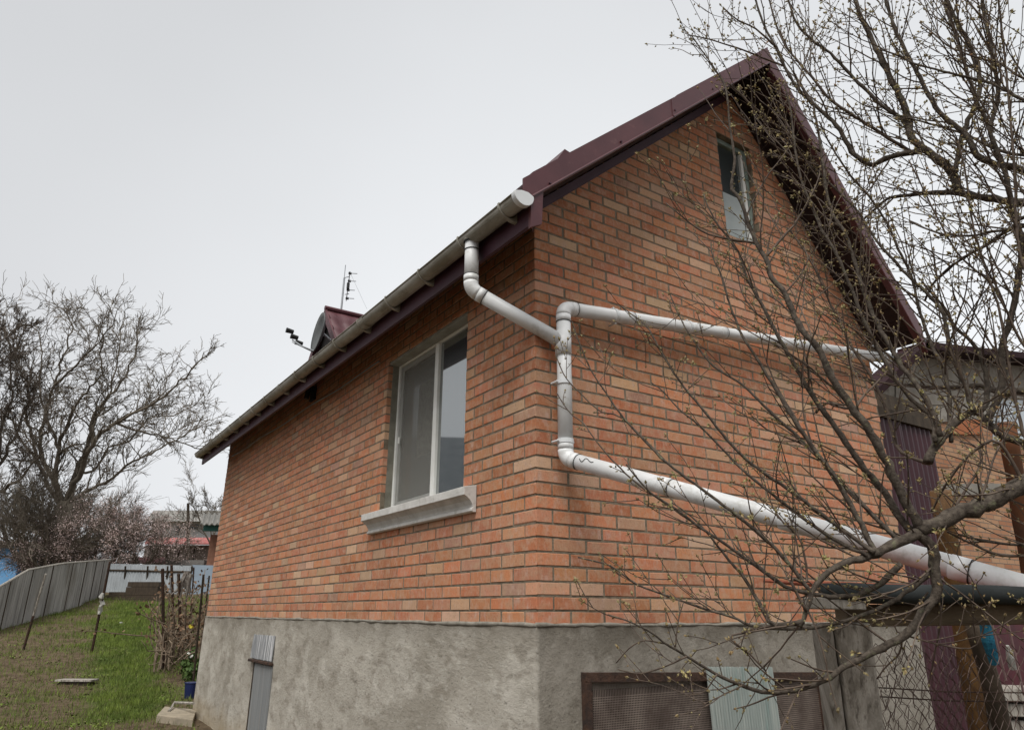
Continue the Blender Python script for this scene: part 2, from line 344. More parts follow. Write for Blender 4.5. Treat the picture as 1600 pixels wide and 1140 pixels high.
def tone():
    r = random.random(); j = lambda a, s=.12: tuple(max(.01, c * (1 + random.uniform(-s, s))) for c in a)
    if r < .50: c = (.44, .176, .090)
    elif r < .66: c = (.40, .152, .076)
    elif r < .84: c = (.45, .208, .122)
    elif r < .93: c = (.47, .26, .155)
    elif r < .975: c = (.48, .31, .20)
    else: c = (.36, .20, .14)
    k = random.uniform(.84, 1.20); return tuple(min(.62, a * k) for a in j(c, .06))
OPEN_S = [(.90, 2.385, .90, 2.29)]                       # side window  (y0,y1,z0,z1)
OPEN_G = [(2.075, 2.545, 3.20, 4.27)]                    # attic window (x0,x1,z0,z1)
def cut(r, opens):
    out = [r]
    for (a0, a1, b0, b1) in opens:
        nw = []
        for (s0, s1, z0, z1) in out:
            if s1 <= a0 or s0 >= a1 or z1 <= b0 or z0 >= b1: nw.append((s0, s1, z0, z1)); continue
            if s0 < a0: nw.append((s0, a0, z0, z1))
            if s1 > a1: nw.append((a1, s1, z0, z1))
            m0, m1 = max(s0, a0), min(s1, a1)
            if z0 < b0: nw.append((m0, m1, z0, b0))
            if z1 > b1: nw.append((m0, m1, b1, z1))
        out = nw
    return [q for q in out if q[1] - q[0] > .012 and q[3] - q[2] > .015]
J = .0135
bricks = []     # (wall, s0,s1,z0,z1,depth)
mortS, mortG = MB(), MB()
for k in range(len(zk) - 1):
    z0, z1 = zk[k] + J / 2, zk[k + 1] - J / 2; zm = (z0 + z1) / 2
    # gable wall: axis x
    xl = 0. if zl(0) + .07 > zm else (zm - .07 - 2.69) / .89
    xr = WID if zr(WID) + .07 > zm else (7.78 + .07 - zm) / 1.27
    if xr - xl > .05:
        s = 0 if k % 2 == 0 else -.13
        s += 0
        while s < xr:
            e_ = s + .2435 if s >= 0 else s + .25 - .0065
            a, b = max(s, xl), min(e_, xr)
            if b - a > .02:
                for q in cut((a, b, z0, z1), OPEN_G):
                    bricks.append(('g', *q, .115))
            s += .26 if s >= 0 or k % 2 == 0 else .26
        for q in cut((max(xl, DEP * .0 + (0.008 if xl == 0 else 0)), xr - (.008 if xr == WID else 0), zk[k], zk[k + 1]), OPEN_G):
            mortG.box((q[0], .0028, q[2]), (q[1], DEP + .12, q[3]))
    # side wall: axis y   (top limited by the soffit)
    if zk[k + 1] < 2.80:
        s = 0 if k % 2 == 1 else -.13
        while s < LEN:
            a, b = max(s, 0), min(s + .2435, LEN)
            if b - a > .02:
                for q in cut((a, b, z0, z1), OPEN_S): bricks.append(('s', *q, .115))
            s += .26
        for q in cut((.008, LEN - .008, zk[k], zk[k + 1]), OPEN_S):
            mortS.box((.0028, q[0], q[2]), (DEP + .0, q[1], q[3]))
wall_s = mortS.build('side_wall', M_MORTAR, house); wall_g = mortG.build('gable_wall', M_MORTAR, house)
def brick_geo(b):
    wl, s0, s1, z0, z1, d = b
    j = lambda s=.0018: random.uniform(-s, s)
    t = random.uniform(-.0008, .0022)                     # how proud this brick sits
    first = s0 <= 0.001; e = random.uniform(.0015, .0035)
    dd = d
    if first: dd = .115 if (s1 - s0) > .2 else .25       # corner bricks turn the corner
    a, c = s0 + j(.0025), s1 + j(.0025); za0, za1, zb0, zb1 = z0 + j(), z0 + j(), z1 + j(), z1 + j()
    if first: a = -t * .5
    ee = [e * random.uniform(.5, 2.4 if random.random() < .2 else 1.3) for _ in range(4)]
    O = [(a + ee[0], za0 + ee[0]), (c - ee[1], za1 + ee[1]), (c - ee[2], zb1 - ee[2]), (a + ee[3], zb0 - ee[3])]
    I = [(a, za0), (c, za1), (c, zb1), (a, zb0)]
    V = [(s, -t, z) for s, z in O] + [(s, -t + e, z) for s, z in I] + [(s, dd, z) for s, z in I]
    F_ = [(0, 1, 2, 3)] + [(4 + i, 4 + (i + 1) % 4, (i + 1) % 4, i) for i in range(4)] + [(8 + i, 8 + (i + 1) % 4, 4 + (i + 1) % 4, 4 + i) for i in range(4)] + [(11, 10, 9, 8)]
    V = np.array(V)
    if wl == 's': V = V[:, [1, 0, 2]]; F_ = [tuple(reversed(f)) for f in F_]
    return V, F_
def skip_corner(b, k_first):
    return False
# a brick that turns the corner belongs to one wall only: the long face owns it
fin = []
for b in bricks:
    if b[1] <= .001 and (b[2] - b[1]) < .2 and not (b[0] == 'g' and b[3] > 2.76): continue
    fin.append(b)
bricks = fin
cen = np.array([((b[1] + b[2]) / 2, 0, (b[3] + b[4]) / 2) if b[0] == 'g' else (0, (b[1] + b[2]) / 2, (b[3] + b[4]) / 2) for b in bricks])
px, dp = proj(cen)
nrm = np.array([(0, -1, 0) if b[0] == 'g' else (-1, 0, 0) for b in bricks]); vd = CAM - cen; vd /= np.linalg.norm(vd, axis=1, keepdims=True)
area = np.array([(b[2] - b[1]) * (b[4] - b[3]) for b in bricks]) * (nrm * vd).sum(1) / dp ** 2
inside = (px[:, 0] > 0) & (px[:, 0] < 1600) & (px[:, 1] > 0) & (px[:, 1] < 1140)
area = np.where(inside, area, 0); big = set(np.argsort(-area)[:300].tolist())
def add_tone(me, cols):
    ca = me.color_attributes.new('tone', 'FLOAT_COLOR', 'CORNER'); ca.data.foreach_set('color', cols.ravel())
rest = MB(); rc = []
for i, b in enumerate(bricks):
    V, F_ = brick_geo(b); c = tone(); nl = sum(len(f) for f in F_)
    if i in big:
        me = bpy.data.meshes.new('brick'); me.from_pydata(V.tolist(), [], F_); me.materials.append(M_BRICK)
        add_tone(me, np.tile((*c, 1), (nl, 1)))
        o = bpy.data.objects.new('brick', me); SC.collection.objects.link(o); o.parent = wall_g if b[0] == 'g' else wall_s
    else:
        rest.add(V, F_); rc.append(np.tile((*c, 1), (nl, 1)))
o = rest.build('brickwork', M_BRICK, house, kind='stuff'); add_tone(o.data, np.vstack(rc))
# back and far side walls, inner dark lining
M_BRICKFAR = mat('plain_brick', (.36, .15, .07), .9, (.42, .21, .11), 6)
box('rear_wall', (0.13, LEN - .12, 0), (WID, LEN - .004, 2.9), M_BRICKFAR, house)
box('far_side_wall', (WID - .12, .25, 0), (WID - .009, LEN - .13, 2.62), M_BRICKFAR, house)
M_DARK = mat('dark_interior', (.02, .02, .02), .9)
MB().prism([(.5, .55, .05), (3.6, .55, .05), (3.6, .55, 2.9), (XA, .55, 4.5), (.5, .55, 2.9)], (0, 8, 0)).build('interior_lining', M_DARK, house)
# plinth with a slim mortar ledge
def plinth():
    mb = MB(); nz_ = 14; 
    def sheet(p0, p1, nrm_):
        n = int(np.linalg.norm(np.subtract(p1, p0)) / .08) + 1; V = []; Fq = []
        for i in range(n + 1):
            for k in range(nz_ + 1):
                t = i / n; z = -.012 - 1.7 * k / nz_; P = np.array([p0[0] + (p1[0] - p0[0]) * t, p0[1] + (p1[1] - p0[1]) * t, z])
                inner = 1 if 0 < i < n else 0
                P[:2] += np.array(nrm_) * random.uniform(-.004, .004) * inner; V.append(P)
        for i in range(n):
            for k in range(nz_): a = i * (nz_ + 1) + k; Fq.append((a, a + nz_ + 1, a + nz_ + 2, a + 1))
        mb.add(V, Fq)
    sheet((-.012, LEN + .01), (-.012, -.012), (-1, 0)); sheet((-.012, -.012), (WID + .012, -.012), (0, -1)); sheet((WID + .012, -.012), (WID + .012, LEN + .01), (1, 0))
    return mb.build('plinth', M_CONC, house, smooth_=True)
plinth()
led = MB(); 
def wob_ledge(p0, p1, off):
    n = 60; P = []
    for i in range(n + 1):
        t = i / n; P.append((p0[0] + (p1[0] - p0[0]) * t, p0[1] + (p1[1] - p0[1]) * t, -.006 + random.uniform(-.004, .004)))
    led.tube(P, [.013 + random.uniform(-.004, .005) for _ in P], 6)
wob_ledge((-.006, LEN), (-.006, -.01), 0); wob_ledge((-.01, -.006), (WID, -.006), 0)
led.build('mortar_ledge', mat('pale_mortar', (.27, .25, .21), .95, (.16, .145, .12), 12, .6, 60), house, smooth_=True)

# ------------- side window
W = MB
fx = .105
window = bpy.data.objects.new('window', None); SC.collection.objects.link(window); window.parent = house
def fbox(nm, y0, y1, z0, z1, x0=fx, x1=fx + .06, m=M_FRAME, par=window, bev=.004): return box(nm, (x0, y0, z0), (x1, y1, z1), m, par, bev)
fr = MB().box((fx, .895, .905), (fx + .06, .95, 2.285)).box((fx, 2.352, .905), (fx + .06, 2.384, 2.285)).box((fx, .951, 2.25), (fx + .06, 2.351, 2.285)).box((fx, .951, .905), (fx + .06, 2.351, .930))
fr.build('frame', M_FRAME, window, bevel=.005)
fbox('mullion', 1.560, 1.622, .931, 2.249, fx - .006, fx + .055)
sash = MB().box((fx + .014, 1.626, .934), (fx + .05, 1.655, 2.246)).box((fx + .014, 2.285, .934), (fx + .05, 2.335, 2.246)).box((fx + .014, 1.656, 2.20), (fx + .05, 2.284, 2.245)).box((fx + .014, 1.656, .935), (fx + .05, 2.284, .98))
sash.build('sash', mat('grey_sash_plastic', (.30, .30, .28), .5, (.24, .24, .22), 5), window, bevel=.004)
def glass_mat(name, base, mixf):
    m = bpy.data.materials.new(name); t, b = nodes_of(m); n = t.nodes.new; l = t.links.new
    b.inputs['Base Color'].default_value = (*base, 1); b.inputs['Roughness'].default_value = .35
    gl = n('ShaderNodeBsdfGlossy'); gl.inputs['Roughness'].default_value = .03; gl.inputs['Color'].default_value = (.85, .88, .88, 1)
    mx = n('ShaderNodeMixShader'); mx.inputs[0].default_value = mixf; o_ = t.nodes.get('Material Output')
    l(b.outputs[0], mx.inputs[1]); l(gl.outputs[0], mx.inputs[2]); l(mx.outputs[0], o_.inputs[0]); return m
M_GLASS = glass_mat('window_glass', (.05, .055, .055), .40)
M_CURT = mat('lace_curtain', (.25, .25, .24), .9, (.36, .36, .34), 24, .3, 60, stretch=(1, 1, .6))
box('pane', (fx + .02, .951, .931), (fx + .03, 1.559, 2.249), M_GLASS, window, 0)
box('lace_curtain', (fx + .0325, 1.69, 1.32), (fx + .0335, 1.98, 1.98), mat('lace_pattern', (.16, .16, .15), .9, (.29, .29, .27), 34, .3, 60, lo=.42, hi=.58), window, 0)
def screen_mat():
    m = bpy.data.materials.new('fly_screen'); t, b = nodes_of(m); n = t.nodes.new; l = t.links.new
    b.inputs['Base Color'].default_value = (.23, .225, .20, 1); b.inputs['Roughness'].default_value = .8
    tr = n('ShaderNodeBsdfTransparent'); mx = n('ShaderNodeMixShader'); mx.inputs[0].default_value = .42; o_ = t.nodes.get('Material Output')
    l(tr.outputs[0], mx.inputs[1]); l(b.outputs[0], mx.inputs[2]); l(mx.outputs[0], o_.inputs[0]); return m
box('pane', (fx + .034, 1.656, .981), (fx + .04, 2.283, 2.199), M_GLASS, window, 0)
box('insect_screen', (fx + .022, 1.657, .982), (fx + .024, 2.282, 2.198), screen_mat(), window, 0)
MB().box((fx - .012, 2.268, 1.5), (fx + .003, 2.285, 1.56)).build('handle', M_FRAME, window, bevel=.003)
# plastered reveals (grey-brown paint) and lintel board
M_REV = mat('reveal_plaster', (.15, .145, .115), .9, (.22, .21, .17), 10, .4, 40)
box('reveal', (.046, 2.386 - .012, .93), (fx - .001, 2.3845, 2.27), M_REV, house, 0)
box('lintel_board', (.010, .902, 2.262), (fx - .001, 2.37, 2.2895), mat('pale_grey_board', (.33, .325, .29), .85, (.24, .235, .2), 7), house, .002)
# moulded sill
prof = [(.10, .905), (-.105, .878), (-.105, .822), (-.085, .812), (-.055, .79), (-.035, .76), (-.03, .742), (-.042, .735), (-.042, .718), (-.03, .710), (-.004, .710), (-.004, .80), (.10, .80)]
prof = [(x, z) for x, z in prof if True]
sl = MB().prism([(x, .70, z) for x, z in prof[1:10] + [(-.005, .710), (-.005, .8955)]], (0, 1.83, 0)); 
sl.build('window_sill', M_SILLM, house, bevel=.003)
box('sill_board', (-.004, .905, .897), (fx - .001, 2.37, .9045), M_SILLM, house, 0)

# ------------- attic window
aw = bpy.data.objects.new('attic_window', None); SC.collection.objects.link(aw); aw.parent = house
M_GRN = mat('old_green_window_paint', (.12, .16, .14), .7, (.22, .26, .23), 14, .3, 60)
ax0, ax1, az0, az1 = 2.078, 2.542, 3.204, 4.266; ay = .05
MB().box((ax0, ay, az0), (ax0 + .045, ay + .06, az1)).box((ax1 - .045, ay, az0), (ax1, ay + .06, az1)).box((ax0 + .046, ay, az1 - .05), (ax1 - .046, ay + .06, az1)).box((ax0 + .046, ay, az0), (ax1 - .046, ay + .06, az0 + .045)).build('frame', M_GRN, aw, bevel=.004)
MB().box((ax1 - .085, ay + .005, az0 + .05), (ax1 - .05, ay + .05, az1 - .055)).build('sash', M_FRAME, aw, bevel=.003)
box('pane', (ax0 + .046, ay + .03, az0 + .047), (ax1 - .086, ay + .036, az1 - .052), glass_mat('attic_glass', (.03, .04, .04), .25), aw, 0)
box('curtain', (ax0 + .05, ay + .024, az0 + .05), (ax1 - .11, ay + .028, az0 + .50), mat('grey_curtain', (.40, .44, .44), .8, (.34, .38, .38), 5), aw, 0)

# ------------- roof
EY = .0145
RO = .44; YB = LEN + .42
roof = bpy.data.objects.new('roof', None); SC.collection.objects.link(roof); roof.parent = house
XL = -.40; XR = 4.22; U0 = .085; T0 = .235
def slab(name, xa, xb, zf, o0, o1, y0, y1, m, par=roof, tilt=True, **k):
    tz = lambda y: EY * (y + .44) if tilt else 0
    V = []
    for y in (y0, y1):
        for x, o_ in ((xa, o0), (xb, o0), (xb, o1), (xa, o1)): V.append((x, y, zf(x) + o_ + tz(y)))
    return MB().add(V, [(0, 1, 2, 3), (7, 6, 5, 4), (0, 4, 5, 1), (1, 5, 6, 2), (2, 6, 7, 3), (3, 7, 4, 0)]).build(name, m, par, **k)
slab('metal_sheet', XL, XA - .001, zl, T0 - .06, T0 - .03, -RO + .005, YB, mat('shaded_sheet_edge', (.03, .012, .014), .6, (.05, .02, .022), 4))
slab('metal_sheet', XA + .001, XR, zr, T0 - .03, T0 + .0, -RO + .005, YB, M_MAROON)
# soffit boards: separate planks following the slope
nb = 22
for k in range(nb):
    a = XL + .06 + (XA - XL - .06) * k / nb; b = XL + .06 + (XA - XL - .06) * (k + 1) / nb - .008
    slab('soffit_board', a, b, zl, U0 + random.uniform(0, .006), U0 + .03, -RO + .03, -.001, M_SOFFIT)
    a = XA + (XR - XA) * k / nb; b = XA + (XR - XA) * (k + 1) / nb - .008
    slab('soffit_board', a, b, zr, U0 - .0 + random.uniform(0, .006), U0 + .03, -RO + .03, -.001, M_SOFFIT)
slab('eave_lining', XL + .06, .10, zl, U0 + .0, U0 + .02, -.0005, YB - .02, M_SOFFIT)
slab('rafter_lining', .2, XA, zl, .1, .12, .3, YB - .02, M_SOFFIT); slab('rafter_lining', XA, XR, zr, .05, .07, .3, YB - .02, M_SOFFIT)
# barge flashings
def barge(x0, x1, zf, o0, o1, y=-RO, th=.012):
    pts = [(x0, y, zf(x0) + o0), (x1, y, zf(x1) + o0), (x1, y, zf(x1) + o1), (x0, y, zf(x0) + o1)]
    mb = MB().prism(pts, (0, -th, 0))
    # top return and rolled lower lip
    mb.prism([(x0 + .07, y - th, zf(x0 + .07) + o1), (x1, y - th, zf(x1) + o1), (x1, y - th, zf(x1) + o1 + .008), (x0 + .07, y - th, zf(x0 + .07) + o1 + .008)], (0, .10, 0))
    mb.prism([(x0, y - th, zf(x0) + o0 - .004), (x1, y - th, zf(x1) + o0 - .004), (x1, y - th, zf(x1) + o0 - .016), (x0, y - th, zf(x0) + o0 - .016)], (0, .045, 0))
    mb.tube([(x0, y - th - .004, zf(x0) + o0 - .006), (x1, y - th - .004, zf(x1) + o0 - .006)], .009, 6)
    return mb
barge(XL + .0, 1.02, zl, U0, T0 + .01, th=.012).build('barge_flashing', M_MAROON, roof)
barge(.985, XA, zl, U0 + .002, T0 + .014, th=.018).build('barge_flashing', M_MAROON, roof)
barge(XA, XR, zr, -.01, T0 - .0, th=.015).build('barge_flashing', M_MAROON, roof)
for u, v in ((860, 286), (971, 221), (1055, 172), (1114, 139)):
    p = hit(u, v, 1, -RO - .02); MB().tube([p + [0, .012, 0], p + [0, -.004, 0]], .008, 6).build('roofing_screw', M_MARDK, roof)
MB().tube([(XA, -RO + .02, zl(XA) + T0 - .03), (XA, YB, zl(XA) + T0 + .02 + EY * 9)], .05, 8).build('ridge_cap', M_MAROON, roof)
# purple-grey strip along the top of the gable brickwork
MB().prism([(-.0, -.004, zl(0) - .0), (XA, -.004, zl(XA)), (XA, -.004, zl(XA) + .083), (0, -.004, zl(0) + .083)], (0, -.022, 0)).build('wall_trim', M_MARDK, roof)
MB().prism([(XA, -.004, zr(XA)), (WID, -.004, zr(WID)), (WID, -.004, zr(WID) + .083), (XA, -.004, zr(XA) + .083)], (0, -.018, 0)).build('wall_trim', M_SOFFIT, roof)
# fascia board
def along(name, pts, y0, y1, m, par=roof, **k):
    n = len(pts); V = [(x, y, z + EY * (y + .44)) for y in (y0, y1) for x, z in pts]
    return MB().add(V, [tuple(range(n)), tuple(range(2 * n - 1, n - 1, -1))] + [(i, n + i, n + (i + 1) % n, (i + 1) % n) for i in range(n)]).build(name, m, par, **k)
along('fascia', [(-.335, 2.285), (-.31, 2.285), (-.31, 2.49), (-.335, 2.49)], -RO + .0, YB - .005, M_MARDK)
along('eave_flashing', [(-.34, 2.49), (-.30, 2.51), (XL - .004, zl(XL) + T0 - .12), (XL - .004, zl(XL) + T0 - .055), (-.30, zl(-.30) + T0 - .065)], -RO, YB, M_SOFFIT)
MB().prism([(-.345, -RO - .013, 2.255), (-.265, -RO - .013, 2.30), (-.25, -RO - .013, zl(-.25) + U0), (-.345, -RO - .013, zl(-.345) + U0)], (0, .03, 0)).build('box_end_plate', M_MAROON, roof)
MB().prism([(-.31, -RO + .02, 2.29), (-.01, -.002, 2.545), (-.01, -.002, 2.70), (-.31, -RO + .02, 2.44)], (0.004, .012, 0)).build('box_end_plate', M_MARDK, roof)
# low folded flashing standing behind the near barge
V0 = np.array([(.5, .27, 3.60), (.5, 1.0, 3.60), (.2, 1.0, zl(.2) + T0), (.2, .27, zl(.2) + T0), (.8, .27, zl(.8) + T0 - .1), (.8, 1.0, zl(.8) + T0 - .1)])
MB().add(V0, [(0, 1, 2, 3), (1, 0, 4, 5), (0, 3, 4), (1, 5, 2)]).build('folded_flashing', M_MAROON, roof)

# far dormer
dorm = bpy.data.objects.new('dormer', None); SC.collection.objects.link(dorm); dorm.parent = house
dx, dy_, dz = .42, 5.56, 4.06; hw = 1.0; dr = 1.15
P = lambda x, y, z: (x, y, z)
MB().add([P(dx, dy_, dz - .05), P(dx, dy_ - hw, dz - dr - .0), P(dx, dy_ + hw, dz - dr), P(dx + 2, dy_, dz - .05), P(dx + 2, dy_ - hw, dz - dr), P(dx + 2, dy_ + hw, dz - dr)], [(0, 1, 2), (5, 4, 3), (0, 3, 4, 1), (0, 2, 5, 3)]).build('gable_front', mat('black_boards', (.012, .010, .010), .8), dorm)
M_TILE = mat('wine_metal_tile', (.075, .026, .031), .5, (.11, .042, .048), 5, spec=.4)
tile = MB(); nr_, nc = 5, 52
for sgn in (-1, 1):
    V = []; Fq = []
    for i in range(nr_ * 2 + 1):
        row = i // 2; step = .02 if i % 2 else 0
        for j in range(nc + 1):
            t = (row + (1 if i % 2 else 0) * 0.98) / nr_ if i < nr_ * 2 else 1
            x = dx - .06 + 2.1 * j / nc; y = dy_ + sgn * hw * t; z = dz - dr * t + .018 + .030 * min(1, t * 5) * math.sin(j * 2 * math.pi / 5.2) + (2.2 * step if i % 2 else .0)
            V.append((x, y, z))
    for i in range(nr_ * 2):
        for j in range(nc): a = i * (nc + 1) + j; Fq.append((a, a + 1, a + nc + 2, a + nc + 1))
    tile.add(V, Fq)
tile.build('tile_sheet', M_TILE, dorm, smooth_=True)
for sgn in (-1, 1):
    MB().prism([(dx - .09, dy_, dz + .04), (dx - .09, dy_ + sgn * hw, dz - dr + .04), (dx - .09, dy_ + sgn * hw, dz - dr - .10), (dx - .09, dy_, dz - .11)], (.03, 0, 0)).build('barge_board', M_TILE, dorm)
MB().tube([(dx - .09, dy_, dz + .05), (dx + 2.1, dy_, dz + .05)], .035, 8).build('ridge_cap', M_TILE, dorm)

# ------------------------------------------------------------------ gutter and rainwater pipes
gut = thing('rain_gutter', 'long grimy half round gutter along the left eave with white end cap', 'gutter')
GX, GZ, GR = -.405, 2.447, .062
gz = lambda y: GZ + EY * (y + .44)
def arc_tray(y0, y1, r, r2, m, nm, segs=14, a0=-8, a1=188, par=gut, ny=1):
    V = []; Fq = []; ang = [math.radians(a0 + (a1 - a0) * i / segs) for i in range(segs + 1)]
    ys = [y0 + (y1 - y0) * i / ny for i in range(ny + 1)]
    for y in ys:
        for rr in (r, r2):
            for a in ang: V.append((GX - rr * math.cos(a), y, gz(y) - rr * math.sin(a)))
    n = segs + 1
    for q in range(ny):
        b = q * 2 * n; c = b + 2 * n
        for i in range(segs): Fq += [(b + i, b + i + 1, c + i + 1, c + i), (b + n + i + 1, b + n + i, c + n + i, c + n + i + 1)]
        Fq += [(b, c, c + n, b + n), (b + segs, b + n + segs, c + n + segs, c + segs)]
    e = ny * 2 * n
    for i in range(segs): Fq += [(i, n + i, n + i + 1, i + 1), (e + i, e + i + 1, e + n + i + 1, e + n + i)]
    return MB().add(V, Fq).build(nm, m, par, smooth_=False)
for k in range(4):
    ya = -.455 + (YB + .455) / 4 * k
    arc_tray(ya, ya + (YB + .455) / 4 - .002, GR, GR - .004, M_GUTTER, 'trough', ny=1)
for k in range(1, 4): arc_tray(-.455 + (YB + .455) / 4 * k - .06, -.455 + (YB + .455) / 4 * k + .06, GR + .005, GR + .001, M_GUTTER, 'joint_sleeve')
MB().tube([(GX - GR - .002, y, gz(y) + .004) for y in (-.455, YB)], .006, 6).build('rolled_edge', M_GUTTER, gut)
# end cap: disc with flat top and rim
n = 18; ang = [math.radians(-8 + 196 * i / n) for i in range(n + 1)]
cap = [(GX - (GR + .009) * math.cos(a), -.47, gz(-.47) - (GR + .009) * math.sin(a)) for a in ang] + [(GX + .03, -.47, gz(-.47) + .03), (GX - .02, -.47, gz(-.47) + .028)]
MB().prism(cap[::-1], (0, .04, 0)).build('end_cap', M_CAP, gut, bevel=.003)
ys_ = [-.28] + [.24 + .60 * k for k in range(16)]
for y in ys_:
    if y < YB - .05:
        arc_tray(y - .009, y + .009, GR + .009, GR + .001, M_GUTTER, 'bracket', a0=-14, a1=194)
        MB().prism([(GX + GR + .002, y - .009, gz(y) + .005), (-.336, y - .009, gz(y) + .02), (-.336, y - .009, gz(y) - .085), (GX + .035, y - .009, gz(y) - GR - .020), (GX + .0, y - .009, gz(y) - GR - .011), (GX + GR * .75, y - .009, gz(y) - GR * .7)], (0, .03, 0)).build('bracket_arm', M_GUTTER, gut)
# pipes
PR = .047
def elbow(a, b, c, r=.05, n=6):
    a, b, c = map(np.array, (a, b, c)); u = (a - b) / np.linalg.norm(a - b); v = (c - b) / np.linalg.norm(c - b)
    p0, p1 = b + u * r, b + v * r; return [(1 - t) ** 2 * p0 + 2 * t * (1 - t) * b + t * t * p1 for t in np.linspace(0, 1, n)]
def pipe_run(thg, nodes, er=.055, r=PR):
    nodes = [np.array(p, float) for p in nodes]
    for i in range(len(nodes) - 1):
        d = nodes[i + 1] - nodes[i]; d /= np.linalg.norm(d)
        a = nodes[i] + (d * er if i > 0 else 0); b = nodes[i + 1] - (d * er if i < len(nodes) - 2 else 0)
        MB().tube([a, b], r, 20).build('pipe', M_PVC, thg, smooth_=False).data.shade_smooth()
        for q, sgn in ((a, 1), (b, -1)):
            if (sgn == 1 and i > 0) or (sgn == -1 and i < len(nodes) - 2):
                MB().tube([q, q + sgn * d * .045], r + .0028, 20).build('socket', M_PVC, thg).data.shade_smooth()
                MB().tube([q + sgn * d * .045, q + sgn * d * .049], r + .0035, 20).build('seal_ring', M_RUBBER, thg)
        if i > 0:
            MB().tube(elbow(nodes[i - 1], nodes[i], nodes[i + 1], er, 7), r + .002, 20).build('elbow', M_PVC, thg, smooth_=True)
def clip(thg, p, d, r=PR):
    d = np.array(d, float); d /= np.linalg.norm(d); p = np.array(p, float)
    MB().tube([p - d * .013, p + d * .013], r + .006, 20).build('pipe_clip', M_CAP, thg)
    s = np.cross(d, (0, 1, 0)); s /= np.linalg.norm(s)
    for sg in (-1, 1):
        q = p + s * sg * (r + .009); MB().tube([q - [0, .010, 0], q + [0, .06, 0]], .0075, 8).build('clip_bolt', M_CAP, thg)
pT = hit(880, 535, 1, -.10); pTop = hit(880, 481, 1, -.10); pBot = hit(884, 716, 1, -.10)
o0 = hit(738, 362, 0, GX); o1 = hit(736, 452, 0, GX); o1[1] = o0[1]
dp1 = thing('downpipe', 'short white pipe from the gutter outlet slanting to the wall corner', 'drain pipe', group='white rainwater pipes')
MB().tube([o0 + [0, 0, -.055], o0 + [0, 0, -.08]], PR + .010, 20).build('outlet', M_GUTTER, dp1).data.shade_smooth()
pipe_run(dp1, [o0 + [0, 0, -.06], o1, pT + [.0, 0, .0]])
MB().tube([o0 + [0, 0, -.14], o0 + [0, 0, -.145]], PR + .004, 20).build('seal_ring', M_RUBBER, dp1)
MB().tube([o0 + [0, 0, -.08], o0 + [0, 0, -.085]], PR + .011, 20).build('seal_ring', M_RUBBER, dp1)
dp2 = thing('downpipe', 'long white pipe crossing the gable, dropping at the corner and sloping down to the right', 'drain pipe', group='white rainwater pipes')
pr_ = hit(1225, 532, 1, -.10); pe = hit(1392, 561, 1, -.10)
lo = at(1485, 884, 2.88); dlo = lo - pBot; far = lo + dlo * .75
pipe_run(dp2, [pe, pTop, pBot, lo])
MB().tube([lo, far], PR, 20).build('pipe', M_PVC, dp2).data.shade_smooth()
for t in (.33, .66, 1.0):
    q = pBot + dlo * t; u_ = dlo / np.linalg.norm(dlo); MB().tube([q, q + u_ * .07], PR + .003, 20).build('socket', M_PVC, dp2).data.shade_smooth(); MB().tube([q + u_ * .07, q + u_ * .074], PR + .0035, 20).build('seal_ring', M_RUBBER, dp2)
up = (pe - pTop) / np.linalg.norm(pe - pTop)
for t in (.55, 1.55, 2.5, 3.3): q = pTop + up * t; MB().tube([q, q + up * .07], PR + .003, 20).build('socket', M_PVC, dp2).data.shade_smooth(); MB().tube([q + up * .07, q + up * .0735], PR + .0035, 20).build('seal_ring', M_RUBBER, dp2)
for t in (.45, 1.2, 2.3, 3.4): clip(dp2, pTop + up * t, up)
MB().tube([pT + [0, 0, .075], pT + [0, 0, -.09]], PR + .006, 20).build('branch_fitting', M_PVC, dp2).data.shade_smooth()
vdn = pBot - pT
clip(dp2, pT + vdn * .36, vdn); clip(dp2, pT + vdn * .86, vdn)
MB().tube([pe, pe + [.02, .12, .10], pe + [.03, .3, .35]], PR, 16).build('pipe', M_PVC, dp2).data.shade_smooth()
# pen scribble beside the elbow, as on the pipe
sc = []
for t in np.linspace(0, 1, 26):
    u = 905 + 22 * t; v = 716 + 5 * t + 4.5 * math.sin(t * 9) * (1 - t * .8); q = at(u, v, 4.3)
    a = pBot; d = dlo / np.linalg.norm(dlo); r = ray(u, v); 
    # nearest point of the view ray to the pipe surface
    w0 = CAM - a; rr = r - d * (r @ d); ww = w0 - d * (w0 @ d); A = rr @ rr; B = 2 * rr @ ww; Cc = ww @ ww - (PR + .0015) ** 2; D = B * B - 4 * A * Cc
    if D > 0: sc.append(CAM + r * ((-B - math.sqrt(D)) / (2 * A)))
if len(sc) > 3: MB().tube(sc, .0022, 5).build('pen_mark', M_RUBBER, dp2)

# ------------------------------------------------------------------ dish and aerial on the roof
dish = thing('satellite_dish', 'round grey satellite dish seen edge-on beside the dormer above the gutter', 'satellite dish')
c0 = hit(497, 519, 0, .15); dn = np.array([-.93, .04, .10]); dn /= np.linalg.norm(dn)
a_ = np.cross(dn, (0, 0, 1)); a_ /= np.linalg.norm(a_); b_ = np.cross(a_, dn)
V = [c0 - dn * .07]; Fq = []; nrg, nsg = 6, 28; R_ = .27
for i in range(1, nrg + 1):
    rr = R_ * i / nrg
    for j in range(nsg): t = j * 2 * math.pi / nsg; V.append(c0 + a_ * rr * math.cos(t) * .92 + b_ * rr * math.sin(t) * 1.05 - dn * .07 * (1 - (i / nrg) ** 2))
for j in range(nsg): Fq.append((0, 1 + j, 1 + (j + 1) % nsg))
for i in range(nrg - 1):
    for j in range(nsg): a = 1 + i * nsg + j; b = 1 + i * nsg + (j + 1) % nsg; Fq.append((a, a + nsg, b + nsg, b))
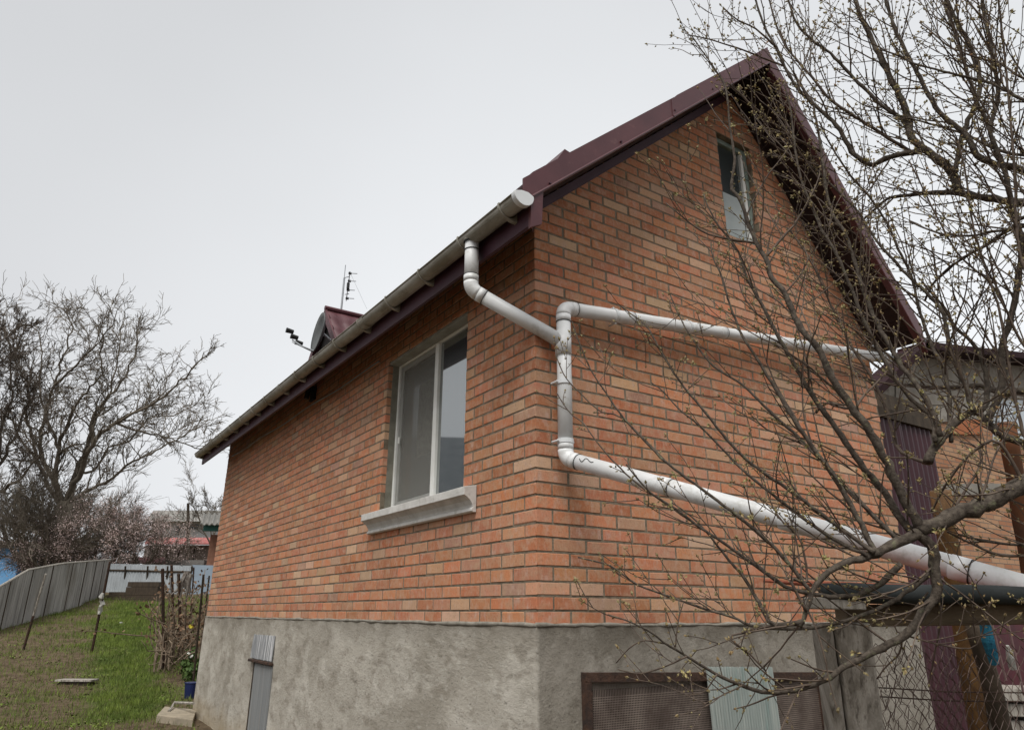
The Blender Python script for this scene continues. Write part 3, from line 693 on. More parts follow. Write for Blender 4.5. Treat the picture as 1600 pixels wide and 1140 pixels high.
ds = MB().add(V, Fq).build('reflector', mat('grey_dish_paint', (.11, .115, .115), .55, (.075, .08, .08), 6), dish, smooth_=True); sm = ds.modifiers.new('s', 'SOLIDIFY'); sm.thickness = .012
foc = at(457, 531, 9.6)
MB().tube([c0 - b_ * R_, (c0 - b_ * R_) * .45 + foc * .55 - [0, 0, .02], foc], .011, 6).build('feed_arm', M_GALV, dish)
MB().tube([c0 - b_ * R_ + a_ * .05, foc - [0, 0, .03]], .006, 6).build('feed_arm', M_GALV, dish)
for k in range(3):
    q = foc + np.array([0, 0, .07]) - b_ * .0 + (at(470, 545, 9.6) - at(457, 528, 9.6)) * (k - .7) * .55
    MB().tube([q - dn * .05, q + dn * .05], [.03, .038], 8).build('receiver', M_RUBBER, dish)
MB().tube([c0 - dn * .07, c0 - dn * .25 - [0, 0, .1], c0 - dn * .25 - [0, 0, .75]], .02, 8).build('mount', M_GALV, dish)
ant = thing('tv_aerial', 'thin television aerial on a mast rising from the dormer roof', 'aerial')
m0 = hit(531, 505, 0, .62); m1 = hit(540, 414, 0, .62); mk = hit(538, 434, 0, .62)
MB().tube([m0 - [0, 0, .3], mk], .014, 6).build('mast', M_GALV, ant); MB().tube([mk, m1], .006, 5).build('mast', M_GALV, ant)
dm = np.linalg.norm(m0 - CAM) / np.linalg.norm(ray(531, 505))
bt = at(541, 470, dm); bt2 = at(547, 424, dm)
MB().tube([bt, bt2], .007, 5).build('boom', M_GALV, ant)
for (u0, v0, u1) in ((546, 427, 558), (545, 439, 556), (543, 453, 554), (541.5, 466, 553)):
    MB().tube([at(u0, v0, dm), at(u1, v0 + .5, dm - .1)], .006, 5).build('element', M_GALV, ant)
    q = at(u0 + 1, v0, dm); MB().tube([q - [.02, 0, 0], q + [.02, 0, 0]], .018, 6).build('insulator', M_RUBBER, ant)
q = at(544, 446, dm); MB().tube([q - [0, 0, .05], q + [0, 0, .04]], .022, 8).build('junction_box', M_RUBBER, ant)
MB().tube([hit(539, 460, 0, .62), at(545, 459, dm)], .006, 5).build('bracket', M_GALV, ant); MB().tube([mk, at(546, 432, dm)], .006, 5).build('bracket', M_GALV, ant)
MB().tube([at(549, 430, dm), at(573, 482, dm - .8)], .003, 4).build('guy_wire', M_GALV, ant)
# floodlight bracket + conduit under the eave
P0 = hit(487, 618, 0, -.03)
lamp = thing('eave_lamp', 'small dark lamp under the left eave above the brickwork', 'lamp')
MB().tube([P0 + [0, 0, .12], P0 + [-.05, 0, .05], P0 + [-.06, 0, -.05]], .03, 8).build('housing', M_RUBBER, lamp); box('wall_plate', tuple(P0 + [.0, -.08, -.06]), tuple(P0 + [.028, .08, .1]), M_RUBBER, lamp)
cable = MB().tube([(-.012, y, 2.30 + .02 * y + .012 * math.sin(y * 3)) for y in np.linspace(2.6, 8.6, 40)], .008, 6).build('wall_cable', M_GALV); tag(cable, 'thin grey cable run along the top of the left brick wall', 'cable')

# ------------------------------------------------------------------ things on the plinth
hat = thing('cellar_chute', 'bent galvanised flap over a narrow grey board on the left plinth', 'metal flap')
ya, yb = 5.04, 5.92
V = []; nn_ = 14
for i, z in enumerate((-.19, -.30, -.455)):
    for j in range(nn_ + 1):
        y = ya + (yb - ya) * j / nn_; V.append((-.022 - i * .006 + (.006 * math.sin(j * 1.7) if i > 0 else 0), y, z + random.uniform(-.004, .004)))
Fq = [(i * (nn_ + 1) + j, i * (nn_ + 1) + j + 1, (i + 1) * (nn_ + 1) + j + 1, (i + 1) * (nn_ + 1) + j) for i in range(2) for j in range(nn_)]
fl_ = MB().add(V, Fq).build('flap', mat('zinc_sheet', (.26, .27, .28), .5, (.68, .68, .68), 6, .1, 30, stretch=(1, 6, .3), metal=.2, lo=.5, hi=.6), hat); fl_.modifiers.new('s', 'SOLIDIFY').thickness = .006
MB().box((-.06, ya - .04, -.495), (-.02, yb + .02, -.465)).build('bar', M_RUST, hat, bevel=.006)
MB().box((-.030, 5.02, -1.6), (-.014, 5.72, -.505)).build('board', mat('slate_grey_board', (.16, .17, .175), .8, (.24, .245, .24), 4, .2, 30, stretch=(1, 5, .25), col3=(.25, .16, .08), scale3=5, lo3=.58, hi3=.8), hat)
MB().box((-.034, 5.74, -1.6), (-.014, 5.76, -.50)).build('edge_strip', M_DKWOOD, hat)

scr = thing('mesh_screen', 'brown wire mesh panel in a rusty frame on the gable plinth', 'mesh screen')
sx0, sx1, sz1, sz0 = .30, 2.535, -.262, -1.25
def sz(x): return sz1 - .035 * (x - sx0)
MB().prism([(sx0, -.055, sz(sx0)), (sx1, -.055, sz(sx1)), (sx1, -.055, sz(sx1) - .05), (sx0, -.055, sz(sx0) - .05)], (0, .04, 0)).build('top_rail', M_RUST, scr)
for x in (sx0, sx1 - .05): MB().box((x, -.054, sz0), (x + .05, -.016, sz(x) - .051)).build('side_rail', M_RUST, scr)
box('backing', (sx0 + .05, -.024, sz0), (sx1 - .05, -.0165, -.36), mat('brown_backing', (.035, .025, .020), .9, (.075, .056, .045), 9), scr, 0)
wm = MB(); g0 = .0125
xs = np.arange(sx0 + .052, sx1 - .05, g0)
for x in xs: wm.add([(x - .0022, -.034, sz0), (x + .0022, -.034, sz0), (x + .0022, -.034, sz(x) - .05), (x - .0022, -.034, sz(x) - .05)], [(0, 1, 2, 3)])
for z in np.arange(sz0, sz(sx1) - .05, g0): wm.add([(sx0 + .05, -.036, z - .0022), (sx1 - .05, -.036, z - .0022), (sx1 - .05, -.036, z + .0022), (sx0 + .05, -.036, z + .0022)], [(0, 1, 2, 3)])
wm.build('wire_mesh', mat('mesh_wire', (.12, .09, .075), .8, (.27, .22, .185), 5), scr, kind='stuff')
cs = MB(); V = []; nn_ = 208
for j in range(nn_ + 1):
    t = j / nn_; x = 1.285 + .65 * t; y = -.080 + .011 * math.sin(j * 2 * math.pi / 8); top = -.262 - .022 * t + random.uniform(-.003, .003)
    V += [(x, y, top), (x + .02, y - .02, sz0)]
cs.add(V, [(2 * j, 2 * j + 1, 2 * j + 3, 2 * j + 2) for j in range(nn_)])
M_FIB = mat('pale_green_fibreglass', (.34, .37, .345), .5, (.22, .26, .245), 5, .5, 9, stretch=(6, 6, .3), spec=.5, col3=(.12, .24, .22), scale3=4, lo3=.55, hi3=.75)
o = cs.build('ribbed_sheet', M_FIB); o.modifiers.new('s', 'SOLIDIFY').thickness = .003
tag(o, 'pale green ribbed plastic sheet leaning over the brown mesh panel', 'plastic sheet')

# kerb and sticks by the far left corner of the plinth
def flat_block(name, uvs, h, m, label, cat, sink=.04):
    pts = [on_ground(u, v) for u, v in uvs]; z0 = min(p[2] for p in pts) - sink
    o = MB().prism([(p[0], p[1], z0) for p in pts], (0, 0, h + sink)).build(name, m, bevel=.01); tag(o, label, cat); return o
flat_block('concrete_kerb', [(243, 1128), (300, 1136), (306, 1118), (256, 1112)], .10, mat('old_concrete', (.22, .19, .14), .95, (.32, .27, .2), 6, .6, 40), 'broken concrete kerb block at the foot of the left plinth', 'kerb')
q0 = on_ground(262, 1122); tag(MB().tube([q0 + [0, 0, .10], q0 + [.15, .5, .16], hit(303, 1098, 0, -.12)], .02, 6).build('bent_stick', M_WOODG), 'bent grey stick lying across the kerb by the plinth', 'stick')
pl = thing('old_plank', 'short weathered plank resting on bare soil in the left garden', 'plank')
pc = on_ground(120, 1068); d_ = np.array([RT[0], RT[1], 0]); e_ = np.array([FW[0], FW[1], 0])
Mx = np.eye(4); Mx[:3, 0] = d_; Mx[:3, 1] = e_; Mx[:3, 3] = pc
MB().box((-.36, -.13, .05), (.33, .15, .085), Mx).build('board', M_WOODG, pl, bevel=.004); MB().box((-.30, -.10, -.03), (.27, .10, .0498), Mx).build('underboard', M_DKWOOD, pl)
bc = on_ground(297, 1090)
bk = thing('blue_bucket', 'dark blue plastic bucket tucked beside the far corner of the plinth', 'bucket')
MB().tube([bc, bc + [0, 0, .24]], [.09, .115], 18).build('bucket_body', mat('blue_plastic', (.008, .015, .07), .4, (.012, .022, .09), 5, spec=.5), bk, smooth_=False); MB().tube([bc + [0, 0, .23], bc + [0, 0, .245]], .122, 18).build('rim', mat('blue_plastic', (0, 0, 0)), bk)

# ------------------------------------------------------------------ trees: generic bare crown
def resample(P, n):
    P = np.asarray(P, float); s = np.concatenate([[0], np.cumsum(np.linalg.norm(np.diff(P, axis=0), axis=1))]); m_ = len(P)
    # Catmull-Rom for gentle curves
    out = []
    for q in np.linspace(0, s[-1], n):
        i = min(max(int(np.searchsorted(s, q)) - 1, 0), m_ - 2); t = (q - s[i]) / (s[i + 1] - s[i] + 1e-9)
        p0, p1, p2, p3 = P[max(i - 1, 0)], P[i], P[i + 1], P[min(i + 2, m_ - 1)]
        out.append(.5 * ((2 * p1) + (-p0 + p2) * t + (2 * p0 - 5 * p1 + 4 * p2 - p3) * t * t + (-p0 + 3 * p1 - 3 * p2 + p3) * t ** 3))
    return np.array(out)

def wiggle(p, d, length, n, amp, up, r):
    P = [p]; d = d / np.linalg.norm(d)
    for i in range(n):
        d = d + r.normal(0, amp, 3) + np.array([0, 0, up]); d /= np.linalg.norm(d); p = p + d * length / n; P.append(p)
    return np.array(P), d
def crown(start, dirs, length, rad, levels, seed, mb_big, mb_small, ratio=.7, nch=(4, 6), amp=.16, up=.03, spread=.75, minr=.008, twigl=None, tips=None):
    r = np.random.default_rng(seed)
    stack = [(np.array(start, float), np.array(d, float), length * r.uniform(.8, 1.1), rad, 0) for d in dirs]
    while stack:
        p, d, ln, ra, lv = stack.pop()
        n = 6 if lv < 2 else (4 if lv < levels - 1 else 3)
        P, dl = wiggle(p, d, ln, n, amp, up, r)
        rr = np.linspace(ra, max(ra * .55, minr * .7), n + 1)
        (mb_big if lv < 2 else mb_small).tube(P, rr, 7 if lv < 2 else (4 if lv < levels - 1 else 3), caps=False)
        if lv < levels:
            k = r.integers(*nch) if lv < levels - 1 else r.integers(nch[0], nch[1] + 2)
            for i in range(k):
                t = r.uniform(.25, 1) if i else 1.; j = min(int(t * n), n); q = P[j]
                a = r.normal(0, 1, 3); T = P[min(j, n)] - P[max(j - 1, 0)]; T /= np.linalg.norm(T) + 1e-9
                a -= T * (a @ T); a /= np.linalg.norm(a) + 1e-9; nd = T + a * r.uniform(.5, 1.) * spread
                stack.append((q, nd, ln * ratio * r.uniform(.7, 1.15), max(rr[j] * .62, minr), lv + 1))
        elif tips is not None: tips.append(P[-1]); tips.append(P[1])
def petals(pts, s, r):
    pts = np.asarray(pts); k = len(pts); A = r.normal(0, 1, (k, 3)); A /= np.linalg.norm(A, axis=1, keepdims=True); B = np.cross(A, r.normal(0, 1, (k, 3))); B /= np.linalg.norm(B, axis=1, keepdims=True)
    s_ = s * r.uniform(.6, 1.3, (k, 1)); V = np.stack([pts - A * s_, pts + B * s_ * .7, pts + A * s_, pts - B * s_ * .7], 1).reshape(-1, 3)
    mb = MB(); mb.v = [V]; mb.n = len(V); mb.f = [(4 * i, 4 * i + 1, 4 * i + 2, 4 * i + 3) for i in range(k)]; return mb
def gp(u, f):                                     # ground point at image column u and forward distance f
    l = (u - 800) / FPX * f * .9433; x, y = xy(f, l); return np.array([x, y, float(ground_z(x, y))])
def bg_tree(name, label, base_uvf, height, nstem, seed, levels=5, m=M_BARK2, rad=.3, spread=.7, trunk=.25, minr=.018, lean=(0, 0), tips=None, group=None, nch=(4, 6), ratio=.7, up=.03, open_=.55, first=None):
    u, f = base_uvf; b = gp(u, f); t = thing(name, label, 'tree', group=group); r = np.random.default_rng(seed)
    big, small = MB(), MB(); th = height * trunk
    fork = b + np.array([lean[0] * .3, lean[1] * .3, th])
    big.tube([b - [0, 0, .3], b + [0, 0, th * .5], fork], [rad * 1.25, rad, rad * .95], 9)
    dirs = []
    for i in range(nstem):
        a = i * 2 * math.pi / nstem + r.uniform(-.4, .4); dirs.append((math.cos(a) * open_ + lean[0] * .2, math.sin(a) * open_ + lean[1] * .2, r.uniform(.75, 1.1)))
    if first: dirs += first
    crown(fork, dirs, height * .40, rad * .6, levels, seed, big, small, spread=spread, minr=minr, tips=tips, nch=nch, ratio=ratio, up=up)
    big.build('trunk', m, t, smooth_=True); o = small.build('twigs', m, t, kind='stuff'); return t
rgt = np.array([RT[0], RT[1], 0.])
def limb_tree(name, label, limbs, base, D0, seed, m, child=(1.3, 2.9), levels=3, minr=.014, step=.42):
    t = thing(name, label, 'tree'); r = np.random.default_rng(seed); big, small = MB(), MB()
    for i, (pp, wa, wb, dd) in enumerate(limbs):
        n0 = len(pp); P3 = np.array([at(u, v, D0 + dd * k / (n0 - 1)) for k, (u, v) in enumerate(pp)])
        Ln = np.linalg.norm(np.diff(P3, axis=0), axis=1).sum(); n = max(8, int(Ln / .35)); P_ = resample(P3, n); P_[1:-1] += r.normal(0, .05, (n - 2, 3))
        q = np.linspace(0, 1, n); rad = (wb + (wa - wb) * (1 - q) ** 1.5) * D0 / FPX / 2 * .72; big.tube(P_, rad, 7, caps=False)
        s_ = 0
        for k in range(2, n):
            T = P_[k] - P_[k - 1]; T /= np.linalg.norm(T)
            if q[k] < .12: continue
            for _ in range(1 if r.random() < step * 1.4 else 0):
                a = r.normal(0, 1, 3); a[2] = abs(a[2]) * .6; a -= T * (a @ T); a /= np.linalg.norm(a); d = T * .8 + a * r.uniform(.5, 1.1) + np.array([0, 0, .15])
                crown(P_[k], [d], r.uniform(*child), max(min(rad[k] * .5, .05), .022), levels, int(r.integers(1 << 30)), small, small, spread=.75, minr=minr, nch=(2, 5), ratio=.66, up=.03, amp=.2)
        crown(P_[-1], [P_[-1] - P_[-2]], r.uniform(*child) * .8, max(rad[-1], .02), levels, int(r.integers(1 << 30)), small, small, spread=.75, minr=minr, nch=(2, 5), ratio=.66, up=.03, amp=.2)
    a, b = base; B = at(*a, D0); T0_ = at(*b, D0); B[2] = ground_z(B[0], B[1]) - .3
    big.tube([B, (B + T0_) / 2 + [.05, 0, 0], T0_], [.52, .42, .36], 10)
    big.build('trunk', m, t, smooth_=True); small.build('twigs', m, t, kind='stuff'); return t
WAL = [
 ([(107, 785), (112, 765), (126, 738), (144, 696), (154, 679), (182, 661), (210, 644), (242, 630), (267, 608), (291, 587), (305, 570)], 14, 3, -2),
 ([(105, 780), (122, 735), (140, 686), (143, 660), (154, 636), (175, 615), (196, 587), (210, 556), (214, 525)], 13, 3, 1.5),
 ([(108, 788), (135, 768), (168, 752), (196, 728), (224, 714), (253, 700), (280, 684), (300, 672)], 9, 2.5, -3),
 ([(98, 785), (88, 756), (91, 700), (109, 657), (116, 636), (140, 608), (161, 580), (158, 545)], 12, 3, -1),
 ([(96, 785), (80, 745), (63, 714), (67, 665), (84, 605), (98, 556), (112, 520), (107, 495)], 12, 3, 2.5),
 ([(92, 785), (72, 750), (56, 707), (42, 650), (46, 608), (25, 565), (10, 520)], 10, 3, -2.5),
 ([(182, 661), (210, 672), (246, 679), (281, 690), (305, 700)], 6, 2.5, 2),
 ([(84, 605), (108, 580), (133, 556), (152, 535), (172, 512)], 6, 2.5, -1.5),
 ([(144, 696), (150, 650), (168, 622), (185, 560), (188, 520)], 7, 2.5, 3),
 ([(126, 738), (150, 735), (170, 700), (200, 690), (232, 655), (262, 650), (290, 640)], 6, 2.5, 3),
 ([(91, 700), (70, 640), (62, 600), (66, 550), (56, 515)], 6, 2.5, 1),
 ([(63, 714), (40, 700), (20, 660), (0, 640), (-30, 600)], 6, 2.5, -1),
]
limb_tree('walnut_tree', 'big spreading bare walnut tree with several stems behind the left fence', WAL, ((100, 860), (103, 782)), 42, 11, M_BARK2, child=(.9, 2.2), step=.62)
DRK = [([(-30, 800), (-5, 720), (5, 660), (20, 620), (15, 570), (28, 540)], 14, 3, 1), ([(-30, 800), (-30, 700), (-15, 620), (-10, 570), (0, 535)], 14, 3, -1),
       ([(-25, 760), (15, 700), (35, 650), (50, 620), (48, 585)], 9, 3, 2), ([(-40, 780), (-60, 680), (-50, 580), (-60, 500)], 12, 3, 1), ([(-20, 780), (30, 750), (55, 720), (75, 690)], 7, 2.5, -1), ([(-5, 640), (-20, 590), (-12, 580), (-25, 540)], 7, 2.5, -1)]
limb_tree('leafless_tree', 'dark dense leafless tree at the left edge behind the fence', DRK, ((-32, 880), (-30, 795)), 36, 5, M_BARK3, child=(.9, 1.9), levels=4, step=.5)
bg_tree('leafless_tree', 'slender pale leafless tree beside the far corner of the brick house', (318, 50), 6.8, 4, 31, levels=4, rad=.10, trunk=.40, minr=.010, open_=.45, ratio=.62)
bg_tree('leafless_tree', 'low brown leafless tree between the walnut and the dark tree', (30, 44), 8.5, 6, 37, levels=4, m=M_BARK3, rad=.2, trunk=.1, minr=.018, nch=(4, 6), open_=.8)
bg_tree('leafless_tree', 'brown twiggy thicket tree left of the walnut trunk', (62, 39), 7.5, 8, 53, levels=4, m=M_BARK2, rad=.12, trunk=.08, minr=.010, open_=.6, nch=(4, 6), ratio=.68)
for (u, f, h, sd_, lab) in ((160, 41, 5.4, 41, 'pinkish blossoming fruit tree in front of the walnut trunk'), (205, 42, 6.0, 43, 'taller pale pink blossoming tree left of the utility pole'), (85, 40, 5.0, 47, 'low brownish pink budding tree above the bend of the left fence')):
    tips = []
    t = bg_tree('blossoming_tree', lab, (u, f), h, 7, sd_, levels=4, m=M_BARK2, rad=.12, trunk=.1, minr=.009, tips=tips, open_=.9, nch=(4, 6), ratio=.68, spread=.8)
    r = np.random.default_rng(sd_); T = np.array(tips); T = np.vstack([T + r.normal(0, .10, T.shape) for _ in range(2)]); T = T[r.permutation(len(T))[:17000]]
    petals(T, .030, r).build('blossom', M_BLOS, t, kind='stuff')

# ------------------------------------------------------------------ the left garden: fences, poles, trellis
def sheet_fence():
    t = thing('plank_fence', 'long grey board fence climbing the slope on the left', 'fence')
    M = mat('weathered_fence_board', (.17, .16, .145), .9, (.30, .285, .26), 2.2, .3, 20, stretch=(1, 1, .25), col3=(.12, .10, .075), scale3=1.5, lo3=.52, hi3=.72)
    bot = [(-60, 1006), (0, 985), (51, 968), (95, 957), (130, 943), (163, 930)]; top = [(-60, 948), (0, 912), (24, 897), (80, 886), (163, 878)]
    B = [on_ground(u, v) for u, v in bot]; 
    Lc = [0]
    for i in range(1, len(B)): Lc.append(Lc[-1] + np.linalg.norm(B[i] - B[i - 1]))
    tot = Lc[-1]; s = 0; tv = [t_[0] for t_ in top]
    def P(s): return np.array([np.interp(s, Lc, [b[i] for b in B]) for i in range(3)])
    def H(s):
        p = P(s); pr, dpp = proj(p); ut = pr[0, 0]; vt = np.interp(ut, tv, [q[1] for q in top]); return (pr[0, 1] - vt) * dpp[0] / FPX * 1.03
    while s < tot - .1:
        wdt = .125; a, b = P(s), P(min(s + wdt - .004, tot)); h0 = H(s) + random.uniform(-.02, .02); off = random.uniform(-.006, .006)
        d = (b - a); d[2] = 0; nn = np.array([-d[1], d[0], 0]) / (np.linalg.norm(d) + 1e-9)
        a0 = a + nn * off; b0 = b + nn * off
        MB().prism([a0 - [0, 0, .05], b0 - [0, 0, .05], b0 + [0, 0, h0], a0 + [0, 0, h0]], nn * .02).build('board', M, t); s += wdt
    rail = MB().tube([P(s_) + [0, 0, H(s_) + .03] for s_ in np.linspace(0, tot, 24)], .035, 6); rail.build('top_rail', M_WOODG, t)
    for s_ in np.linspace(1, tot, 9):
        MB().tube([P(s_) - [0, 0, .1], P(s_) + [0, 0, H(s_)]], .03, 6).build('post', M_DKWOOD, t)
sheet_fence()
for (bu, bv, tu, tv_, lab) in ((36, 1015, 71.6, 896, 'thin dark wire pole nearest the left edge of the garden'), (143, 1019, 172, 877, 'thin pole with whitish wrapping in the middle of the garden')):
    b = on_ground(bu, bv); dd = np.linalg.norm(b - CAM) / np.linalg.norm(ray(bu, bv)); tp = at(tu, tv_, dd + .15); t = thing('garden_pole', lab, 'pole')
    mid = b * .55 + tp * .45; MB().tube([b - [0, 0, .1], mid], .032, 6).build('lower_pole', M_RUST, t); MB().tube([mid, tp], .027, 6).build('upper_pole', M_WOODG if bu < 100 else M_RUST, t)
    if bu > 100:
        r = np.random.default_rng(5); MB().tube([b * (1 - s) + tp * s + r.normal(0, .02, 3) for s in np.linspace(.42, .66, 7)], [.03, .06, .04, .06, .05, .06, .03], 6).build('wrapping', mat('white_rag', (.40, .39, .36), .9), t)
# metal sheet fence across the back
bf = thing('metal_fence', 'pale corrugated metal fence across the back of the left garden', 'fence')
Mw = mat('pale_zinc_panel', (.40, .43, .45), .5, (.32, .345, .36), 1.5, spec=.4, metal=.1); bd_ = 37.2
cols_ = [168, 186, 205, 224, 243, 262, 281, 300]
for i in range(len(cols_) - 1):
    a = at(cols_[i] + .4, 880 + i * .5, bd_); b = at(cols_[i + 1], 880.5 + i * .5, bd_); zb = min(a[2], b[2]) - 2.1
    d = b - a; nn = np.array([-d[1], d[0], 0]); nn /= np.linalg.norm(nn); V = []; k = 16
    for j in range(k + 1):
        p = a + d * j / k + nn * .012 * (1 if (j // 2) % 2 else -1); V += [(p[0], p[1], a[2]), (p[0], p[1], zb)]
    MB().add(V, [(2 * j, 2 * j + 1, 2 * j + 3, 2 * j + 2) for j in range(k)]).build('panel', Mw, bf).modifiers.new('s', 'SOLIDIFY').thickness = .01
a = at(301, 882, bd_ - .1); b = at(345, 883, bd_ - .1); MB().prism([a, b, b - [0, 0, 2.2], a - [0, 0, 2.2]], (FW[0] * .04, FW[1] * .04, 0)).build('panel', mat('blue_grey_panel', (.25, .31, .37), .5, (.22, .27, .32), 2), bf)
for v in (891, ):
    MB().tube([at(166, v - 1, bd_ - .12), at(340, v + 3, bd_ - .12)], .05, 6).build('rail', M_DKWOOD, bf)
for u in (196, 231, 262, 300, 336): MB().tube([at(u, 884, bd_ - .2), at(u - 3, 935, bd_ - .2)], .05, 6).build('post', M_DKWOOD, bf)
# dark stack of old blocks in front of it
for i, (u0, v0, u1, v1, f, lab) in enumerate(((198, 908, 250, 924, 34, 'upper dark timber stack before the pale metal fence'), (168, 924, 252, 934, 33, 'middle course of dark old timbers below the metal fence'), (166, 934, 250, 945, 31.5, 'lowest mossy timber course of the back terrace'))):
    a = at(u0, v1, f); b = at(u1, v0, f); d = np.array([b[0] - a[0], b[1] - a[1], 0]); dn_ = d / np.linalg.norm(d)
    t = thing('timber_stack', lab, 'timber'); Ln = np.linalg.norm(d); h = b[2] - a[2]
    for j in range(2):
        z0 = a[2] + h * j / 2 - (.3 if j == 0 else 0); o_ = random.uniform(-.1, .1)
        MB().prism([a * [1, 1, 0] + [0, 0, z0] + dn_ * o_, a * [1, 1, 0] + dn_ * (Ln + o_) + [0, 0, z0], a * [1, 1, 0] + dn_ * (Ln + o_) + [0, 0, a[2] + h * (j + 1) / 2 - .015], a * [1, 1, 0] + dn_ * o_ + [0, 0, a[2] + h * (j + 1) / 2 - .015]], (FW[0] * .5, FW[1] * .5, 0)).build('beam', M_DKWOOD, t)
# trellis of rusty posts with dried vines
tr_posts = [(258, 1042, 254, 888, 'rusty trellis post wrapped in dried vine'), (272, 1010, 268, 882, 'short rusty trellis post between vine stems'), (283, 1030, 279, 896, 'reddish trellis post hung with dry leaves'), (303, 1065, 318, 897, 'tall dark trellis post close to the house corner'), (316, 1000, 327, 899, 'slim dark trellis post against the blue-grey panel'), (296, 985, 303, 886, 'brown trellis post beside the pale rag bundle')]
r = np.random.default_rng(9)
for (bu, bv, tu, tv_, lab) in tr_posts:
    fwd = {1042: 15.0, 1010: 17.5, 1030: 15.8, 1065: 13.6, 1000: 18.0, 985: 19.5}[bv]
    b = at(bu, bv, fwd); b[2] = ground_z(b[0], b[1]) - .1; tp = at(tu, tv_, fwd * .9433 if False else fwd); b[:2] = tp[:2] + (b[:2] - tp[:2]) * .3
    b = at(bu, bv, fwd); o = MB().tube([b - [0, 0, .25], b * .5 + tp * .5 + r.normal(0, .01, 3), tp], .022 if bu > 290 else .035, 6).build('trellis_post', M_RUST if bu < 300 else M_DKWOOD); tag(o, lab, 'post')
vine = MB(); lf = []
for k in range(64):
    u = r.uniform(240, 312); f = r.uniform(14.2, 17); v0 = np.interp(f, [14, 17], [1055, 1015]); p = at(u, v0, f)
    h = r.uniform(.9, 2.4); d = np.array([r.normal(0, .2), r.normal(0, .2), 1.])
    P_, _ = wiggle(p, d, h, 9, .20, .04, r); vine.tube(P_, np.linspace(.020, .007, 10), 5)
    for q in P_[3:]:
        for _ in range(2): lf.append(q + r.normal(0, .05, 3))
for k in range(26):
    p = at(r.uniform(250, 300), r.uniform(1000, 1050), r.uniform(13.6, 15.5)); P_, _ = wiggle(p, np.array([r.normal(), r.normal(), .4]), r.uniform(.4, 1.), 7, .4, -.05, r); vine.tube(P_, np.linspace(.014, .006, 8), 4)
vt = thing('dried_vine', 'tangle of dried vine stems and brown leaves on rusty posts', 'vine')
M_VINE = mat('dried_vine_bark', (.085, .058, .038), .9, (.20, .155, .11), 12); vine.build('stems', M_VINE, vt, kind='stuff')
petals(np.array(lf), .04, r).build('dry_leaves', mat('dry_leaf', (.10, .055, .03), .9, (.20, .13, .08), 9), vt, kind='stuff')
q = at(293, 900, 16); rgm = MB()
for k in range(9):
    a = q + np.array([r.normal(0, .07), r.normal(0, .05), r.uniform(-.05, .12)]); rgm.tube([a, a + [r.normal(0, .04), 0, -.18], a + [r.normal(0, .07), 0, -r.uniform(.3, .6)]], [r.uniform(.03, .07), r.uniform(.03, .06), .012], 6)
rg = rgm.build('rag_bundle', mat('pale_rag', (.24, .22, .195), .95, (.11, .09, .075), 14, 1., 40)); tag(rg, 'pale grey rags hanging among the dried vines', 'rag')
# leafy bed between vines and house
lv = []
for k in range(1500):
    u = r.uniform(292, 316); f = r.uniform(15.0, 19); x, y = xy(f, (u - 800) / FPX * (f * .9433 - (ground_z(*xy(f, (u - 800) / FPX * f)) - CAM[2]) * -.33)); p = np.array([x, y, ground_z(x, y)])
    lv += [p + np.array([0, 0, r.uniform(0, .28)]) + r.normal(0, .05, 3) for _ in range(4)]
o = petals(np.array(lv), .045, r).build('green_bed_plants', mat('bed_leaf', (.045, .085, .02), .7, (.09, .14, .035), 6), kind='stuff'); tag(o, 'low green leafy plants by the far corner of the plinth', 'plants')
fl2 = [at(u, v, 14) for u, v in ((297, 978), (299, 979), (290, 990), (303, 992), (294, 1021), (299, 1024), (289, 1026), (286, 997))]
for i, p in enumerate(fl2[:2] + fl2[4:6]):
    o = petals(np.array([p + r.normal(0, .015, 3) for _ in range(6)]), .03, r).build('flower', mat('yellow_flower', (.6, .5, .06), .7) if i < 2 else mat('white_flower', (.6, .6, .55), .7))
    tag(o, ['upper yellow flower in the green bed', 'yellow flower just right of another in the bed', 'white flower low in the bed by the vine', 'white flower nearest the plinth in the bed'][i], 'flower')
pc = on_ground(189, 976); o = petals(np.array([pc + [0, 0, .06] + r.normal(0, .02, 3) for _ in range(14)]), .04, r).build('flower', mat('white_flower', (.6, .6, .55), .7)); tag(o, 'lone white flower in the grass near the wrapped pole', 'flower')

# ------------------------------------------------------------------ far buildings on the left
def frame_box(u0, u1, vt_, vb, f, dep, m, nm, par, zpad=0):
    a = at(u0, vb, f); b = at(u1, vb, f); t_ = at(u0, vt_, f); d = np.array([b[0] - a[0], b[1] - a[1], 0.])
    a2 = np.array([a[0], a[1], a[2] - zpad]); h = t_[2] - a2[2]
    return MB().prism([a2, a2 + d, a2 + d + [0, 0, h], a2 + [0, 0, h]], (FW[0] * dep, FW[1] * dep, 0)).build(nm, m, par)
far1 = thing('white_house', 'distant white house with dark windows behind the red roofed shed', 'house')
frame_box(232, 345, 812, 850, 75, 8, mat('white_render', (.62, .63, .64), .8, (.55, .56, .57), 1), 'wall', far1, 6)
for (a, b, c, d) in ((274, 280, 822, 832), (296, 301, 818, 826), (303, 309, 818, 826)): frame_box(a, b, c, d, 74.8, .1, mat('far_window', (.06, .07, .08), .3), 'window', far1)
A_ = at(228, 814, 74); B_ = at(350, 814, 74); Tp = at(290, 800, 79); 
MB().add([A_, B_, at(350, 797, 79), at(240, 797, 79), at(350, 812, 84), at(228, 812, 84)], [(0, 1, 2, 3), (3, 2, 4, 5), (0, 3, 5)]).build('roof', M_ROOFGREY, far1)
far2 = thing('red_roof_shed', 'long low shed with faded red roof beyond the metal fence', 'shed')
